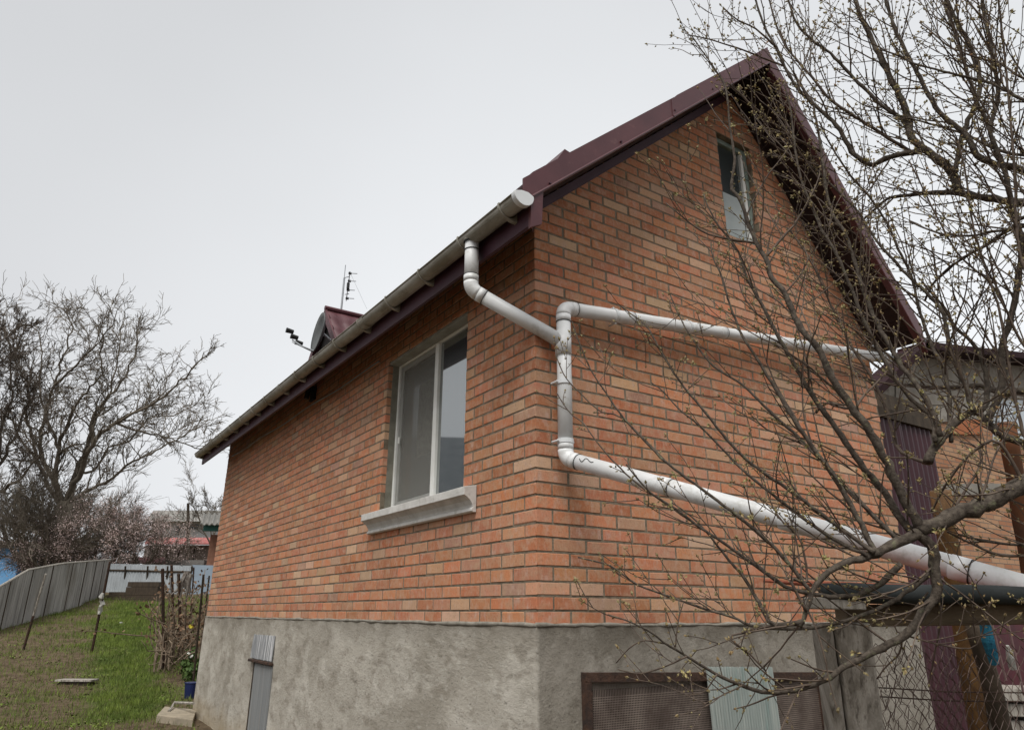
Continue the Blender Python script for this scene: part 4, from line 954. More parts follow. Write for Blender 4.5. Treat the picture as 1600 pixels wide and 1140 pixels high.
frame_box(222, 330, 850, 880, 52, 4, mat('shed_boards', (.20, .17, .15), .9, (.27, .22, .19), 1, .3, 10, stretch=(3, 3, .2)), 'wall', far2, 2)
A_ = at(226, 850, 51.5); B_ = at(335, 850, 51.5); MB().prism([A_, B_, at(335, 841, 54), at(230, 841, 54)], (0, 0, .08)).build('roof', mat('faded_red_roof', (.26, .07, .06), .8, (.36, .13, .12), 2), far2)
for u in (240, 258, 276, 300): frame_box(u, u + 1.2, 852, 879, 51.9, .05, M_DKWOOD, 'post', far2)
lowr = thing('maroon_lean_to', 'low maroon lean-to roof just above the pale metal fence', 'lean-to')
MB().prism([at(205, 880, 42), at(258, 880, 42), at(258, 872, 43.5), at(205, 871, 43.5)], (0, 0, .06)).build('roof', mat('dark_red_sheet', (.12, .03, .03), .7, (.17, .05, .045), 2), lowr); frame_box(258, 318, 874, 884, 42.5, 2, mat('grey_block', (.30, .29, .27), .9, (.2, .19, .18), 2), 'wall', lowr, 1)
far3 = thing('teal_eaved_house', 'brick outbuilding with teal eave board and wavy asbestos roof at the house corner', 'outbuilding')
frame_box(322, 372, 833, 885, 40, 5, mat('far_brick', (.30, .15, .10), .9, (.24, .12, .08), 6), 'wall', far3, 2)
frame_box(317, 372, 819, 829, 39.6, .2, mat('teal_board', (.04, .14, .12), .6, (.05, .17, .14), 2), 'eave_board', far3)
V = []; k = 40; 
for j in range(k + 1):
    u = 313 + 60 * j / k; w_ = .06 * math.sin(j * 1.15); a = at(u, 818, 39.2); b = at(u + 4, 802, 43); V += [a + [0, 0, w_], b + [0, 0, w_]]
MB().add(V, [(2 * j, 2 * j + 2, 2 * j + 3, 2 * j + 1) for j in range(k)]).build('wavy_roof', M_ROOFGREY, far3).modifiers.new('s', 'SOLIDIFY').thickness = .04
blu = thing('blue_building', 'bright blue painted shed seen through branches at the left edge', 'shed'); 
Mb = mat('blue_paint', (.10, .26, .48), .6, (.14, .32, .55), .8)
frame_box(-60, 26, 852, 890, 46, 3, Mb, 'wall', blu, 1); frame_box(28, 80, 854, 890, 46.5, 3, Mb, 'wall', blu, 1); frame_box(-60, 82, 845, 851, 46, 3.6, M_DKWOOD, 'roof', blu)
pole = MB().tube([gp(291, 49) - [0, 0, .3], at(294, 786, 49)], [.13, .09], 8).build('utility_pole', M_DKWOOD); tag(pole, 'dark wooden utility pole before the distant white house', 'pole')

# ------------------------------------------------------------------ right side: neighbours, canopy, posts, netting
nb_ = thing('neighbour_house', 'neighbouring brick building with grey plastered gable and maroon roof edge on the right', 'house')
ND = 11.2
def nbrick():
    m = bpy.data.materials.new('neighbour_brick'); t, b = nodes_of(m); n_ = t.nodes.new; l = t.links.new
    tc_ = n_('ShaderNodeTexCoord'); br = n_('ShaderNodeTexBrick'); br.inputs['Scale'].default_value = 1; br.inputs['Brick Width'].default_value = .26; br.inputs['Row Height'].default_value = .077; br.inputs['Mortar Size'].default_value = .006
    br.inputs['Color1'].default_value = (.34, .15, .075, 1); br.inputs['Color2'].default_value = (.43, .26, .15, 1); br.inputs['Mortar'].default_value = (.16, .14, .11, 1)
    l(tc_.outputs['UV'], br.inputs['Vector']); l(br.outputs[0], b.inputs['Base Color']); b.inputs['Roughness'].default_value = .9
    bp = n_('ShaderNodeBump'); bp.inputs['Distance'].default_value = .01; bp.invert = True; l(br.outputs['Fac'], bp.inputs['Height']); l(bp.outputs[0], b.inputs['Normal']); return m
def nwall(nm, u0, u1, v0, v1, m, off=0., th=.2, uv=False):
    a = at(u0, v1, ND); b = at(u1, v1, ND); n0 = np.array([1., 0, 0])
    # the wall stands parallel to the x axis
    Y = at(1500, 760, ND)[1] + off
    A = hit(u0, v1, 1, Y); B = hit(u1, v1, 1, Y); Tt = hit(u0, v0, 1, Y); TB = hit(u1, v0, 1, Y)
    P_ = [A, B, TB, Tt]; o = MB().prism(P_, (0, th, 0)).build(nm, m, nb_)
    if uv:
        ul = o.data.uv_layers.new(name='UVMap')
        for lp in o.data.loops: c = o.data.vertices[lp.vertex_index].co; ul.data[lp.index].uv = (c.x, c.z)
    return o
NBR = nbrick()
nwall('wall', 1440, 1700, 640, 985, NBR, uv=True)
M_PLG = mat('stained_grey_plaster', (.24, .22, .19), .95, (.36, .34, .30), 2.2, .4, 20, col3=(.12, .10, .08), scale3=4, lo3=.5, hi3=.7)
Y0 = at(1500, 760, ND)[1] - .03
gpts = [hit(u, v, 1, Y0) for u, v in ((1375, 660), (1720, 655), (1720, 590), (1600, 556), (1452, 538), (1378, 600))]
MB().prism(gpts, (0, .2, 0)).build('plaster_gable', M_PLG, nb_)
for a, b in (((1370, 608), (1452, 532)), ((1446, 533), (1740, 566))):
    A = hit(*a, 1, Y0 - .4); B = hit(*b, 1, Y0 - .4); MB().prism([A, B, B - [0, 0, .12], A - [0, 0, .12]], (0, .45, 0)).build('roof_edge', mat('dark_maroon_edge', (.02, .010, .011), .8, (.032, .014, .016), 4, spec=.1), nb_)
for a, b, c, d in ((1400, 1436, 596, 634), (1440, 1476, 592, 632), (1500, 1524, 588, 612)): nwall('plaster_panel', a, b, c, d, mat('pale_panel', (.30, .28, .25), .9, (.22, .2, .17), 5), -.05, .03)
nwall('brick_band', 1490, 1536, 655, 678, mat('orange_band', (.42, .16, .07), .9, (.36, .13, .06), 5), -.045, .04)
nwall('lintel', 1474, 1590, 755, 773, mat('grey_lintel', (.20, .19, .165), .9, (.27, .25, .22), 4), -.05, .06)
nw_ = bpy.data.objects.new('window', None); SC.collection.objects.link(nw_); nw_.parent = nb_
o = nwall('frame', 1556, 1625, 625, 692, mat('pale_blue_frame', (.42, .46, .50), .6, (.36, .4, .43), 3), -.06, .05); o.parent = nw_
for a, b in ((1562, 1583), (1588, 1606)): o = nwall('pane', a, b, 632, 688, glass_mat('neighbour_glass', (.10, .13, .16), .4), -.07, .02); o.parent = nw_
tag(box('chimney_pot', tuple(hit(1411, 565, 1, Y0 - .2)), tuple(hit(1411, 565, 1, Y0 - .2) + [.22, .2, .14]), M_DKWOOD), 'small dark block on the neighbouring roof slope', 'chimney')

# maroon profiled screen running on from the house corner
ms = thing('maroon_screen', 'tall maroon profiled steel screen beside the right corner of the brick house', 'metal screen')
MY = .10
def profiled(nm, pts, m, par, y, pitch=.09, dpt=.02):
    (xa, za0, za1), (xb, zb0, zb1) = pts; k = int((xb - xa) / (pitch / 4)); V = []
    for j in range(k + 1):
        t = j / k; V += [(xa + (xb - xa) * t, y + (dpt if (j // 2) % 2 else 0), za0 + (zb0 - za0) * t), (xa + (xb - xa) * t, y + (dpt if (j // 2) % 2 else 0), za1 + (zb1 - za1) * t)]
    o = MB().add(V, [(2 * j, 2 * j + 2, 2 * j + 3, 2 * j + 1) for j in range(k)]).build(nm, m, par); o.modifiers.new('s', 'SOLIDIFY').thickness = .003; return o
M_PROF = mat('maroon_profile', (.048, .014, .020), .5, (.034, .011, .016), 3, spec=.4)
profiled('profile_sheet', ((4.09, -1.45, 1.93), (4.62, -1.45, 1.93)), M_PROF, ms, MY); profiled('profile_sheet', ((4.60, -1.45, 1.90), (5.22, -1.45, 1.90)), M_PROF, ms, MY + .01)
MB().box((4.06, MY - .02, 1.90), (5.35, MY + .10, 2.0)).build('top_rail', M_DKWOOD, ms); 
sh = thing('dark_lean_to', 'dark sagging lean-to roof behind the right house corner', 'lean-to')
MB().prism([hit(1372, 612, 1, .9), hit(1440, 632, 1, .9), hit(1462, 645, 1, .9), hit(1462, 668, 1, .9), hit(1376, 660, 1, .9)], (0, 1.5, .3)).build('roof_panel', M_DKWOOD, sh)
MB().prism([hit(1376, 660, 1, 1.3), hit(1466, 668, 1, 1.3), hit(1470, 700, 1, 1.3), hit(1380, 700, 1, 1.3)], (0, .1, 0)).build('wall', M_DKWOOD, sh)
# posts
def post_px(name, top, bot, d, r, m, label, cat='post', ext=.3, k=10):
    a, b = at(*top, d), at(*bot, d * 1.0); dz_ = b - a; b = b + dz_ / np.linalg.norm(dz_) * ext
    rr = np.random.default_rng(int(top[0])); n_ = 9; P_ = [a + (b - a) * t + rr.normal(0, r * .05, 3) for t in np.linspace(0, 1, n_)]
    o = MB().tube(P_, [r * rr.uniform(.94, 1.05) for _ in range(n_)], k).build(name, m, smooth_=True); tag(o, label, cat); return o
post_px('ochre_post', (1468, 768), (1530, 1140), 4.3, .058, M_WOODY, 'round ochre stained wooden post behind the wire netting')
post_px('dark_post', (1522, 968), (1568, 1140), 4.0, .05, M_DKWOOD, 'dark wooden post just right of the ochre post')
post_px('rusty_post', (1572, 660), (1612, 905), 5.0, .06, mat('rusty_brown_post', (.05, .03, .02), .8, (.13, .05, .02), 4), 'leaning rusty brown post before the neighbouring brick wall')
# twin weathered posts under the beam
d0 = 2.3
for (tu, bu, r_, lab) in ((1284, 1306, .021, 'narrow left half of the split grey canopy post'), (1325, 1347, .058, 'thick right half of the split grey canopy post')):
    a = at(tu, 972, d0); b = at(bu, 1140, d0 * 1.0); dv = (b - a) / np.linalg.norm(b - a); b = b + dv * .95
    s_ = np.array([RT[0], RT[1], 0]); f_ = np.array([FW[0], FW[1], 0]); V = []; n_ = 12
    rr = np.random.default_rng(tu)
    for i in range(n_ + 1):
        c = a + (b - a) * i / n_; w1 = r_ * (1 + rr.uniform(-.05, .05) + .1 * i / n_); V += [c - s_ * w1 - f_ * .04, c + s_ * w1 - f_ * .04 + s_ * 0, c + s_ * w1 + f_ * .05, c - s_ * w1 + f_ * .05]
    Fq = [(4 * i + j, 4 * i + (j + 1) % 4, 4 * i + 4 + (j + 1) % 4, 4 * i + 4 + j) for i in range(n_) for j in range(4)] + [(3, 2, 1, 0), (4 * n_, 4 * n_ + 1, 4 * n_ + 2, 4 * n_ + 3)]
    o = MB().add(V, Fq).build('canopy_post', M_WOODG, bevel=.012); tag(o, lab, 'post')
can = thing('canopy', 'low canopy with dark grey metal edge and rusty sheet on a timber beam', 'canopy')
ca_, cb_ = at(1325, 955, 2.36), at(1760, 955, 2.62)
def pxbeam(nm, uv0, uv1, d0_, d1_, hpx0, hpx1, dep, m, bev=.004):
    a = at(uv0[0], uv0[1], d0_); b = at(uv1[0], uv1[1], d1_); h0 = hpx0 * d0_ / FPX * 1.03; h1 = hpx1 * d1_ / FPX * 1.03
    return MB().prism([a, b, b - [0, 0, h1], a - [0, 0, h0]], (FW[0] * dep, FW[1] * dep, 0)).build(nm, m, can, bevel=bev)
pxbeam('beam', (1322, 944), (1760, 940), 2.34, 2.6, 32, 30, .10, M_WOODB, .008)
pxbeam('board_end', (1264, 932), (1352, 934), 2.22, 2.26, 17, 17, .06, M_WOODG)
# rolled grey edge
E0, E1 = at(1286, 923, 2.25), at(1760, 936, 2.55)
n_ = 14; P_ = [E0 + (E1 - E0) * t + np.array([0, 0, -.004 * math.sin(t * 9)]) for t in np.linspace(0, 1, n_)]
MB().tube(P_, [.024] + [.031] * (n_ - 1), 12).build('metal_edge', mat('dark_grey_metal', (.022, .026, .026), .85, (.036, .04, .04), 3, .3, 20, spec=.1), can, smooth_=True)
back = np.array([FW[0], FW[1], .0]) * .55 + np.array([0, 0, .035])
V = []; k = 60
for j in range(k + 1):
    p = E0 + (E1 - E0) * j / k + [0, 0, .020 + .006 * math.sin(j * 1.2)]; V += [p, p + back]
MB().add(V, [(2 * j, 2 * j + 2, 2 * j + 3, 2 * j + 1) for j in range(k)]).build('roof_sheet', mat('rust_red_sheet', (.20, .05, .025), .8, (.26, .075, .035), 8), can).modifiers.new('s', 'SOLIDIFY').thickness = .006
bolt = at(1520, 943, 2.42); MB().tube([bolt, bolt + np.array([-.05, 0, .012])], .012, 8).build('peg', M_WOODG, can)

# chain link netting
net = thing('chain_link_fence', 'rusty chain link netting hung below the canopy', 'fence')
Dn = 3.05; na, nbp = at(1352, 1010, Dn), at(1640, 1010, Dn + .35)
dx_ = nbp - na; dx_[2] = 0; wn = np.linalg.norm(dx_); dx_ /= wn; cell = .058; mb = MB(); topz = at(1400, 1012, Dn)[2]
nzg = int(.85 / (cell / 2)); rr = np.random.default_rng(2)
slope_n = lambda s: .02 * math.sin(s * 7) + .015 * math.sin(s * 17)
for lay in range(2):
    for c in range(int(wn / cell)):
        if lay and c * cell > wn * .5: continue
        P_ = []; fr_ = (-FW[0] * .16 * lay, -FW[1] * .16 * lay)
        for k in range(nzg):
            s = c * cell + (cell * .52 if k % 2 else 0) + lay * (.02 * math.sin(k * .5 + c) - .05); z = topz - k * cell * .55 * (1 + .06 * lay) + slope_n(s) * (1 + 2 * lay) - .05 * lay
            p = na + dx_ * s; P_.append((p[0] + .01 * math.sin(k) + fr_[0], p[1] + fr_[1] + rr.normal(0, .003), z + rr.normal(0, .002)))
        mb.tube(P_, .0019, 3, caps=False)
        P2 = [(x + (dx_[0] * -cell * .96 if k % 2 else 0), y + (dx_[1] * -cell * .96 if k % 2 else 0), z) for k, (x, y, z) in enumerate(P_)]
        mb.tube(P2, .0019, 3, caps=False)
mb.build('netting', mat('rusty_wire', (.09, .055, .045), .7, (.16, .12, .10), 20, metal=.2), net, kind='stuff')
for v in (1072, 1086): MB().tube([at(1350, v, Dn - .02), at(1480, v + 8, Dn + .1), at(1640, v + 10, Dn + .3)], .003, 5).build('tie_wire', M_RUST, net)
# dark-roofed house standing out of frame to the left: it mirrors in the side window
mh = thing('mirrored_house', 'dark roofed house reflected in the lower right pane of the side window', 'house')
hx = np.array([-.48, .877, 0]); hs_ = np.array([.877, .48, 0]); hc = np.array([0, 1.2, 0]) + hx * 26
MB().prism([hc - hs_ * 9 - [0, 0, 1.6], hc + hs_ * 6 - [0, 0, 1.6], hc + hs_ * 6 + [0, 0, 4.4], hc - hs_ * 9 + [0, 0, 4.4]], tuple(hx * 8)).build('wall', mat('grey_render', (.12, .12, .12), .9, (.2, .2, .19), 2), mh)
MB().prism([hc - hs_ * 9.5 - hx * .6 + [0, 0, 4.4], hc + hs_ * 6.5 - hx * .6 + [0, 0, 4.4], hc + hs_ * 6.5 + hx * 4 + [0, 0, 8.4], hc - hs_ * 9.5 + hx * 4 + [0, 0, 8.4]], (0, 0, .15)).build('roof', mat('slate_roof', (.05, .06, .07), .7, (.08, .09, .1), 2), mh)
MB().prism([hc - hs_ * 9.5 - hx * .65 + [0, 0, 4.3], hc + hs_ * 6.5 - hx * .65 + [0, 0, 4.3], hc + hs_ * 6.5 - hx * .65 + [0, 0, 4.65], hc - hs_ * 9.5 - hx * .65 + [0, 0, 4.65]], tuple(-hx * .1)).build('eave_board', M_FRAME, mh)
# what hangs and stands behind the netting
ms2 = thing('low_metal_sheet', 'low maroon metal sheet at the bottom right corner behind the netting', 'metal sheet'); 
a = hit(1548, 968, 1, .6); b = hit(1700, 968, 1, .6); c = hit(1700, 1075, 1, .6); d = hit(1556, 1075, 1, .6)
MB().prism([a, b, c, d], (0, .02, 0)).build('sheet', mat('bright_maroon', (.075, .010, .018), .5, (.05, .008, .014), 4), ms2)
tag(MB().tube([at(1540, 972, 3.6), at(1545, 1000, 3.6), at(1554, 1036, 3.6)], [.03, .034, .022], 8).build('blue_brush', mat('turquoise_fibre', (.03, .22, .33), .9, (.02, .12, .2), 60, 1., 200)), 'turquoise brush hanging beside the dark post behind the netting', 'brush')
tag(MB().tube([at(1574, 1008, 3.5), at(1580, 1025, 3.5), at(1583, 1044, 3.5)], [.008, .022, .018], 8).build('white_brush', mat('white_bristle', (.5, .5, .47), .9, (.35, .34, .3), 60, 1., 200)), 'white brush head against the bright maroon sheet', 'brush')
for i, (u0, v0, u1, v1, lab) in enumerate(((1548, 966, 1572, 1062, 'left thin pale rod behind the netting'), (1573, 964, 1600, 1085, 'right thin pale rod behind the netting'))):
    tag(MB().tube([at(u0, v0, 3.4), at(u1, v1, 3.4)], .006, 6).build('thin_rod', mat('pinkish_rod', (.30, .2, .2), .6)), lab, 'rod')
for i, (v, lab) in enumerate(((1074, 'top pale board of the stack behind the netting'), (1098, 'middle pale board of the stack behind the netting'), (1124, 'lowest pale board of the stack behind the netting'))):
    A = at(1550 + i * 4, v, 4.2); B = at(1680, v + 4, 4.4); tag(MB().prism([A, B, B - [0, 0, .07], A - [0, 0, .07]], (FW[0] * .3, FW[1] * .3, 0)).build('stacked_board', M_WOODG, bevel=.004), lab, 'board')

# ------------------------------------------------------------------ the fruit tree in front of the gable
ft = thing('fruit_tree', 'budding fruit tree with long upright shoots in front of the gable', 'tree')
LIMB = [   # pixel path, start depth, end depth, start width px, end width px
 ([(1790, 640), (1700, 706), (1600, 757), (1531, 790), (1482, 808), (1436, 830)], 2.15, 2.10, 46, 27),
 ([(1438, 830), (1403, 847), (1364, 866), (1322, 878), (1287, 900), (1270, 924), (1262, 950), (1250, 978)], 2.10, 2.0, 22, 8),
 ([(1436, 830), (1452, 852), (1461, 874), (1461, 900), (1460, 934), (1410, 993), (1358, 1021), (1316, 1044), (1270, 1070), (1206, 1082), (1160, 1070), (1120, 1053), (1073, 1025), (1040, 1005), (1010, 983), (977, 968), (950, 960)], 2.10, 1.95, 26, 3),
 ([(1458, 892), (1428, 915), (1390, 943), (1340, 963), (1288, 977), (1235, 982), (1177, 978), (1143, 963), (1093, 948), (1047, 932), (1000, 915), (973, 897), (953, 883), (903, 870)], 2.08, 2.2, 9, 3),
 ([(1408, 880), (1375, 912), (1340, 929), (1295, 931), (1235, 919), (1200, 898), (1180, 883), (1133, 850), (1093, 823), (1060, 797), (1027, 777), (1007, 760), (978, 725)], 2.08, 2.25, 12, 3),
 ([(1450, 925), (1420, 960), (1400, 985), (1485, 1010), (1525, 1008), (1540, 965), (1548, 940)], 2.1, 2.0, 4, 2.5),
 ([(1438, 826), (1394, 741), (1354, 667), (1310, 608), (1281, 549), (1257, 520), (1242, 496), (1226, 458), (1207, 435), (1195, 402), (1183, 380), (1171, 352), (1155, 309), (1143, 293), (1148, 249), (1141, 201), (1136, 152), (1130, 128), (1108, 95), (1080, 55)], 2.10, 2.7, 22, 2.6),
 ([(1430, 838), (1400, 797), (1379, 765), (1335, 711), (1305, 667), (1276, 628), (1247, 579), (1212, 518), (1193, 480), (1178, 456), (1164, 425), (1155, 397), (1138, 373), (1119, 347), (1105, 319), (1100, 304)], 2.12, 2.6, 18, 3),
 ([(1372, 868), (1359, 844), (1335, 800), (1305, 746), (1271, 701), (1236, 647), (1212, 608), (1182, 559), (1163, 530), (1154, 510), (1140, 475), (1129, 435), (1114, 402), (1111, 378)], 2.05, 2.5, 14, 3),
 ([(1256, 970), (1209, 976), (1187, 942), (1163, 903), (1138, 873), (1089, 814), (1050, 785)], 2.0, 2.3, 10, 2.5),
 ([(1260, 955), (1236, 905), (1261, 908), (1251, 844), (1227, 819), (1207, 790), (1190, 740)], 2.0, 2.2, 6, 2.5),
 ([(1268, 925), (1200, 845), (1118, 780), (1044, 725), (1007, 688), (973, 651), (947, 614), (923, 577), (907, 540), (894, 503)], 2.05, 2.5, 8, 2.2),
 ([(1355, 868), (1300, 840), (1230, 790), (1160, 733), (1136, 709), (1092, 664), (1060, 638), (1035, 610), (1018, 598)], 2.05, 2.5, 8, 2.2),
 ([(1366, 862), (1320, 830), (1240, 770), (1160, 712), (1097, 638), (1060, 593), (1031, 546), (1010, 509), (986, 490), (973, 480)], 2.05, 2.6, 9, 2.2),
 ([(1400, 840), (1330, 770), (1260, 695), (1200, 640), (1160, 601), (1113, 570), (1076, 520), (1060, 490), (1045, 455)], 2.1, 2.7, 9, 2.2),
 ([(1044, 725), (973, 654), (939, 643), (913, 620), (884, 590), (868, 554)], 2.35, 2.6, 4, 2),
 ([(1133, 850), (1060, 800), (997, 756), (955, 717), (923, 677), (913, 662), (889, 643), (870, 614)], 2.2, 2.5, 5, 2),
 ([(1040, 1005), (1005, 1000), (980, 1015), (963, 1035)], 1.98, 2.0, 3, 2),
 ([(1073, 1025), (1040, 1040), (1000, 1052), (965, 1045)], 1.96, 2.0, 3.5, 2),
 ([(1120, 1053), (1100, 1080), (1075, 1085)], 1.96, 1.95, 3, 2),
 ([(1160, 1070), (1130, 1085), (1098, 1100)], 1.96, 1.95, 3.5, 2),
 ([(1055, 1010), (1060, 970), (1068, 940)], 1.96, 2.0, 3, 2),
 ([(1197, 1048), (1170, 1020), (1140, 995), (1180, 985), (1240, 975)], 1.96, 2.0, 3, 4),
 # right-hand limbs, from the trunk outside the picture
 ([(1790, 700), (1700, 730), (1600, 692), (1567, 682), (1550, 666), (1531, 647)], 2.3, 2.45, 22, 12),
 ([(1790, 600), (1700, 620), (1600, 611), (1567, 614), (1527, 602), (1480, 606), (1430, 602), (1395, 600)], 2.5, 3.0, 24, 5),
 ([(1450, 722), (1460, 694), (1484, 670), (1515, 645), (1536, 637), (1543, 618), (1543, 595), (1538, 571), (1520, 536), (1493, 512), (1475, 480), (1440, 440)], 2.35, 2.7, 18, 4),
 ([(1545, 652), (1562, 618), (1567, 590), (1565, 547), (1583, 480), (1598, 387), (1593, 364), (1583, 328), (1572, 274), (1557, 232), (1548, 204), (1557, 166), (1560, 142), (1553, 102), (1545, 54), (1536, 12), (1530, -30)], 2.4, 2.7, 14, 6),
 ([(1790, 350), (1700, 335), (1600, 318), (1567, 314), (1531, 308), (1496, 302), (1460, 301), (1437, 303), (1401, 307), (1384, 312), (1350, 342)], 2.6, 3.1, 28, 4),
 ([(1498, 298), (1486, 268), (1458, 244), (1432, 225), (1422, 208), (1418, 185), (1408, 156), (1394, 126), (1377, 95), (1365, 69), (1354, 45), (1344, 24), (1334, -10)], 2.75, 3.1, 17, 7),
 ([(1440, 236), (1401, 242), (1377, 251), (1361, 258), (1330, 237), (1311, 201), (1292, 182), (1271, 163), (1245, 137), (1226, 104), (1212, 73), (1200, 52), (1188, 24), (1178, -10)], 2.8, 3.2, 11, 3.5),
 ([(1420, 205), (1408, 185), (1382, 168), (1356, 144), (1330, 118), (1299, 85), (1273, 66), (1250, 45), (1238, 19), (1229, -10)], 2.9, 3.2, 8, 3.5),
 ([(1422, 236), (1380, 210), (1330, 178), (1297, 156), (1273, 126), (1250, 100), (1226, 69), (1212, 36), (1200, -8)], 2.9, 3.2, 7, 3),
 ([(1690, 330), (1600, 268), (1534, 249), (1515, 218), (1503, 203), (1477, 185), (1458, 161), (1444, 133), (1425, 100), (1408, 64), (1394, 33), (1381, -10)], 2.6, 3.0, 14, 5),
 ([(1493, 268), (1496, 246), (1505, 208), (1527, 154), (1531, 130), (1527, 102), (1517, 73), (1496, 38), (1474, -10)], 2.75, 2.9, 10, 7),
 ([(1550, 204), (1538, 182), (1527, 161), (1517, 133), (1505, 95), (1496, 62), (1482, 24), (1475, -10)], 2.7, 3.0, 8, 5),
 ([(1720, 205), (1600, 156), (1569, 140), (1543, 128), (1510, 121), (1472, 111), (1430, 100), (1408, 88), (1377, 78)], 2.4, 2.8, 8, 3),
 ([(1720, 160), (1600, 123), (1576, 107), (1553, 97), (1520, 88), (1484, 73), (1458, 52), (1437, 35)], 2.5, 2.8, 6, 2.5),
 ([(1720, 250), (1600, 242), (1567, 237), (1538, 225), (1510, 211), (1460, 195), (1400, 180)], 2.5, 2.9, 8, 3),
 ([(1720, 320), (1600, 340), (1581, 357), (1543, 362), (1520, 368), (1470, 365), (1420, 345)], 2.3, 2.7, 9, 3),
 ([(1640, 345), (1581, 358), (1538, 385), (1515, 397), (1496, 409), (1472, 428), (1455, 447), (1445, 470)], 2.4, 2.8, 8, 4),
 ([(1486, 690), (1484, 650), (1482, 609), (1472, 571), (1458, 547), (1448, 519), (1434, 475), (1425, 435), (1401, 383), (1384, 345), (1354, 302), (1330, 276), (1300, 230), (1280, 190)], 2.4, 3.0, 8, 3),
 ([(1520, 642), (1510, 611), (1496, 571), (1484, 540), (1472, 487), (1448, 458), (1420, 432), (1396, 406), (1375, 383), (1358, 359), (1340, 330), (1310, 300), (1270, 262), (1235, 240)], 2.4, 3.0, 9, 3),
 ([(1470, 682), (1455, 637), (1432, 600), (1413, 578), (1394, 547), (1377, 517), (1365, 492), (1347, 447), (1335, 406), (1320, 364), (1304, 340), (1292, 302), (1287, 262), (1283, 237), (1278, 201), (1271, 166)], 2.35, 3.0, 11, 4),
 ([(1462, 690), (1455, 650), (1420, 620), (1380, 560), (1350, 500), (1330, 451), (1304, 392), (1287, 364), (1273, 333), (1257, 295), (1247, 260), (1240, 213), (1235, 170), (1225, 130)], 2.35, 2.9, 9, 3),
 ([(1450, 724), (1420, 712), (1400, 696), (1385, 640), (1362, 590), (1330, 540), (1300, 480), (1278, 430), (1256, 390), (1230, 355)], 2.4, 2.9, 7, 3),
 ([(1640, 740), (1604, 690), (1590, 640), (1575, 560), (1560, 480), (1540, 420), (1520, 350), (1510, 280), (1497, 220)], 2.2, 2.6, 7, 3),
 ([(1660, 600), (1600, 540), (1570, 480), (1545, 440), (1500, 400), (1470, 350), (1440, 290), (1420, 250)], 2.3, 2.8, 6, 2.5),
 ([(1660, 500), (1610, 440), (1590, 370), (1585, 260), (1578, 180), (1570, 90), (1560, 0), (1557, -20)], 2.2, 2.5, 6, 3.5),
 ([(1531, 790), (1545, 740), (1560, 700), (1590, 650), (1605, 620)], 2.1, 2.3, 5, 2.5),
 ([(1600, 757), (1560, 690), (1520, 705), (1490, 740), (1470, 770), (1455, 800)], 2.15, 2.3, 7, 4),
 ([(1482, 808), (1505, 770), (1530, 730), (1528, 700), (1500, 690)], 2.12, 2.3, 6, 3),
 ([(1183, 380), (1130, 372), (1095, 360), (1060, 334), (1040, 317)], 2.5, 2.6, 5, 2.2),
 ([(1196, 402), (1215, 380), (1245, 345), (1262, 315), (1275, 290), (1281, 272)], 2.5, 2.6, 5.5, 2.5),
 ([(1226, 458), (1250, 430), (1265, 400), (1278, 385)], 2.45, 2.5, 3.5, 2.2),
 ([(1334, 640), (1310, 635), (1290, 630), (1275, 645)], 2.3, 2.4, 6, 4),
 ([(1334, 640), (1350, 618), (1368, 600), (1385, 580)], 2.3, 2.45, 6, 3),
 ([(1245, 498), (1215, 470), (1190, 455), (1165, 440)], 2.4, 2.6, 3.5, 2),
 ([(1283, 237), (1240, 215), (1205, 190), (1175, 165), (1150, 140), (1135, 128)], 2.95, 3.0, 5, 3),
 ([(1287, 262), (1230, 240), (1190, 212), (1165, 190), (1145, 172)], 2.9, 2.9, 4, 2.5),
 ([(1410, 993), (1405, 1020), (1385, 1040), (1370, 1060)], 2.08, 2.1, 4, 2.5),
 ([(1226, 104), (1190, 90), (1160, 78), (1110, 62), (1075, 55)], 3.1, 3.1, 4, 2.2),
 ([(1212, 73), (1180, 45), (1150, 30), (1130, 12)], 3.1, 3.1, 4, 2.2),
 ([(1790, 820), (1700, 835), (1600, 850), (1540, 845), (1500, 835)], 2.0, 2.2, 9, 4),
 ([(1700, 860), (1600, 868), (1560, 866), (1520, 850), (1480, 830)], 2.1, 2.15, 6, 4),
]
r = np.random.default_rng(21)
twigs = MB(); budp = []; budd = []; leafp = []; shoots = []
def bud(p, d, s=1.):
    budp.append(p); budd.append((d, s))
def twig(p, d, ln, ra, lv=0, far_=False):
    n = max(4, int(ln / .035)); P_, dl = wiggle(np.array(p), d, ln, n, .075, .03, r)
    twigs.tube(P_, np.linspace(ra, max(ra * .5, .0011), n + 1), 4, caps=False)
    for i in range(1, n + 1):
        T = P_[i] - P_[i - 1]; T /= np.linalg.norm(T) + 1e-9
        if r.random() < .72:
            a = r.normal(0, 1, 3); a -= T * (a @ T); a /= np.linalg.norm(a) + 1e-9; bud(P_[i] + a * .002, T * .6 + a * .8, r.uniform(.6, 1.1))
        if lv < 2 and r.random() < (.20 if lv == 0 else .10) and ln > .12:
            a = r.normal(0, 1, 3); a -= T * (a @ T); a /= np.linalg.norm(a) + 1e-9
            twig(P_[i], T * .8 + a * r.uniform(.4, .9), ln * r.uniform(.3, .6), max(ra * .6, .0014), lv + 1)
    bud(P_[-1], dl, 1.4)
    if r.random() < .30: leafp.append((P_[-1], dl))
ordl = sorted(range(len(LIMB)), key=lambda i: -LIMB[i][3])
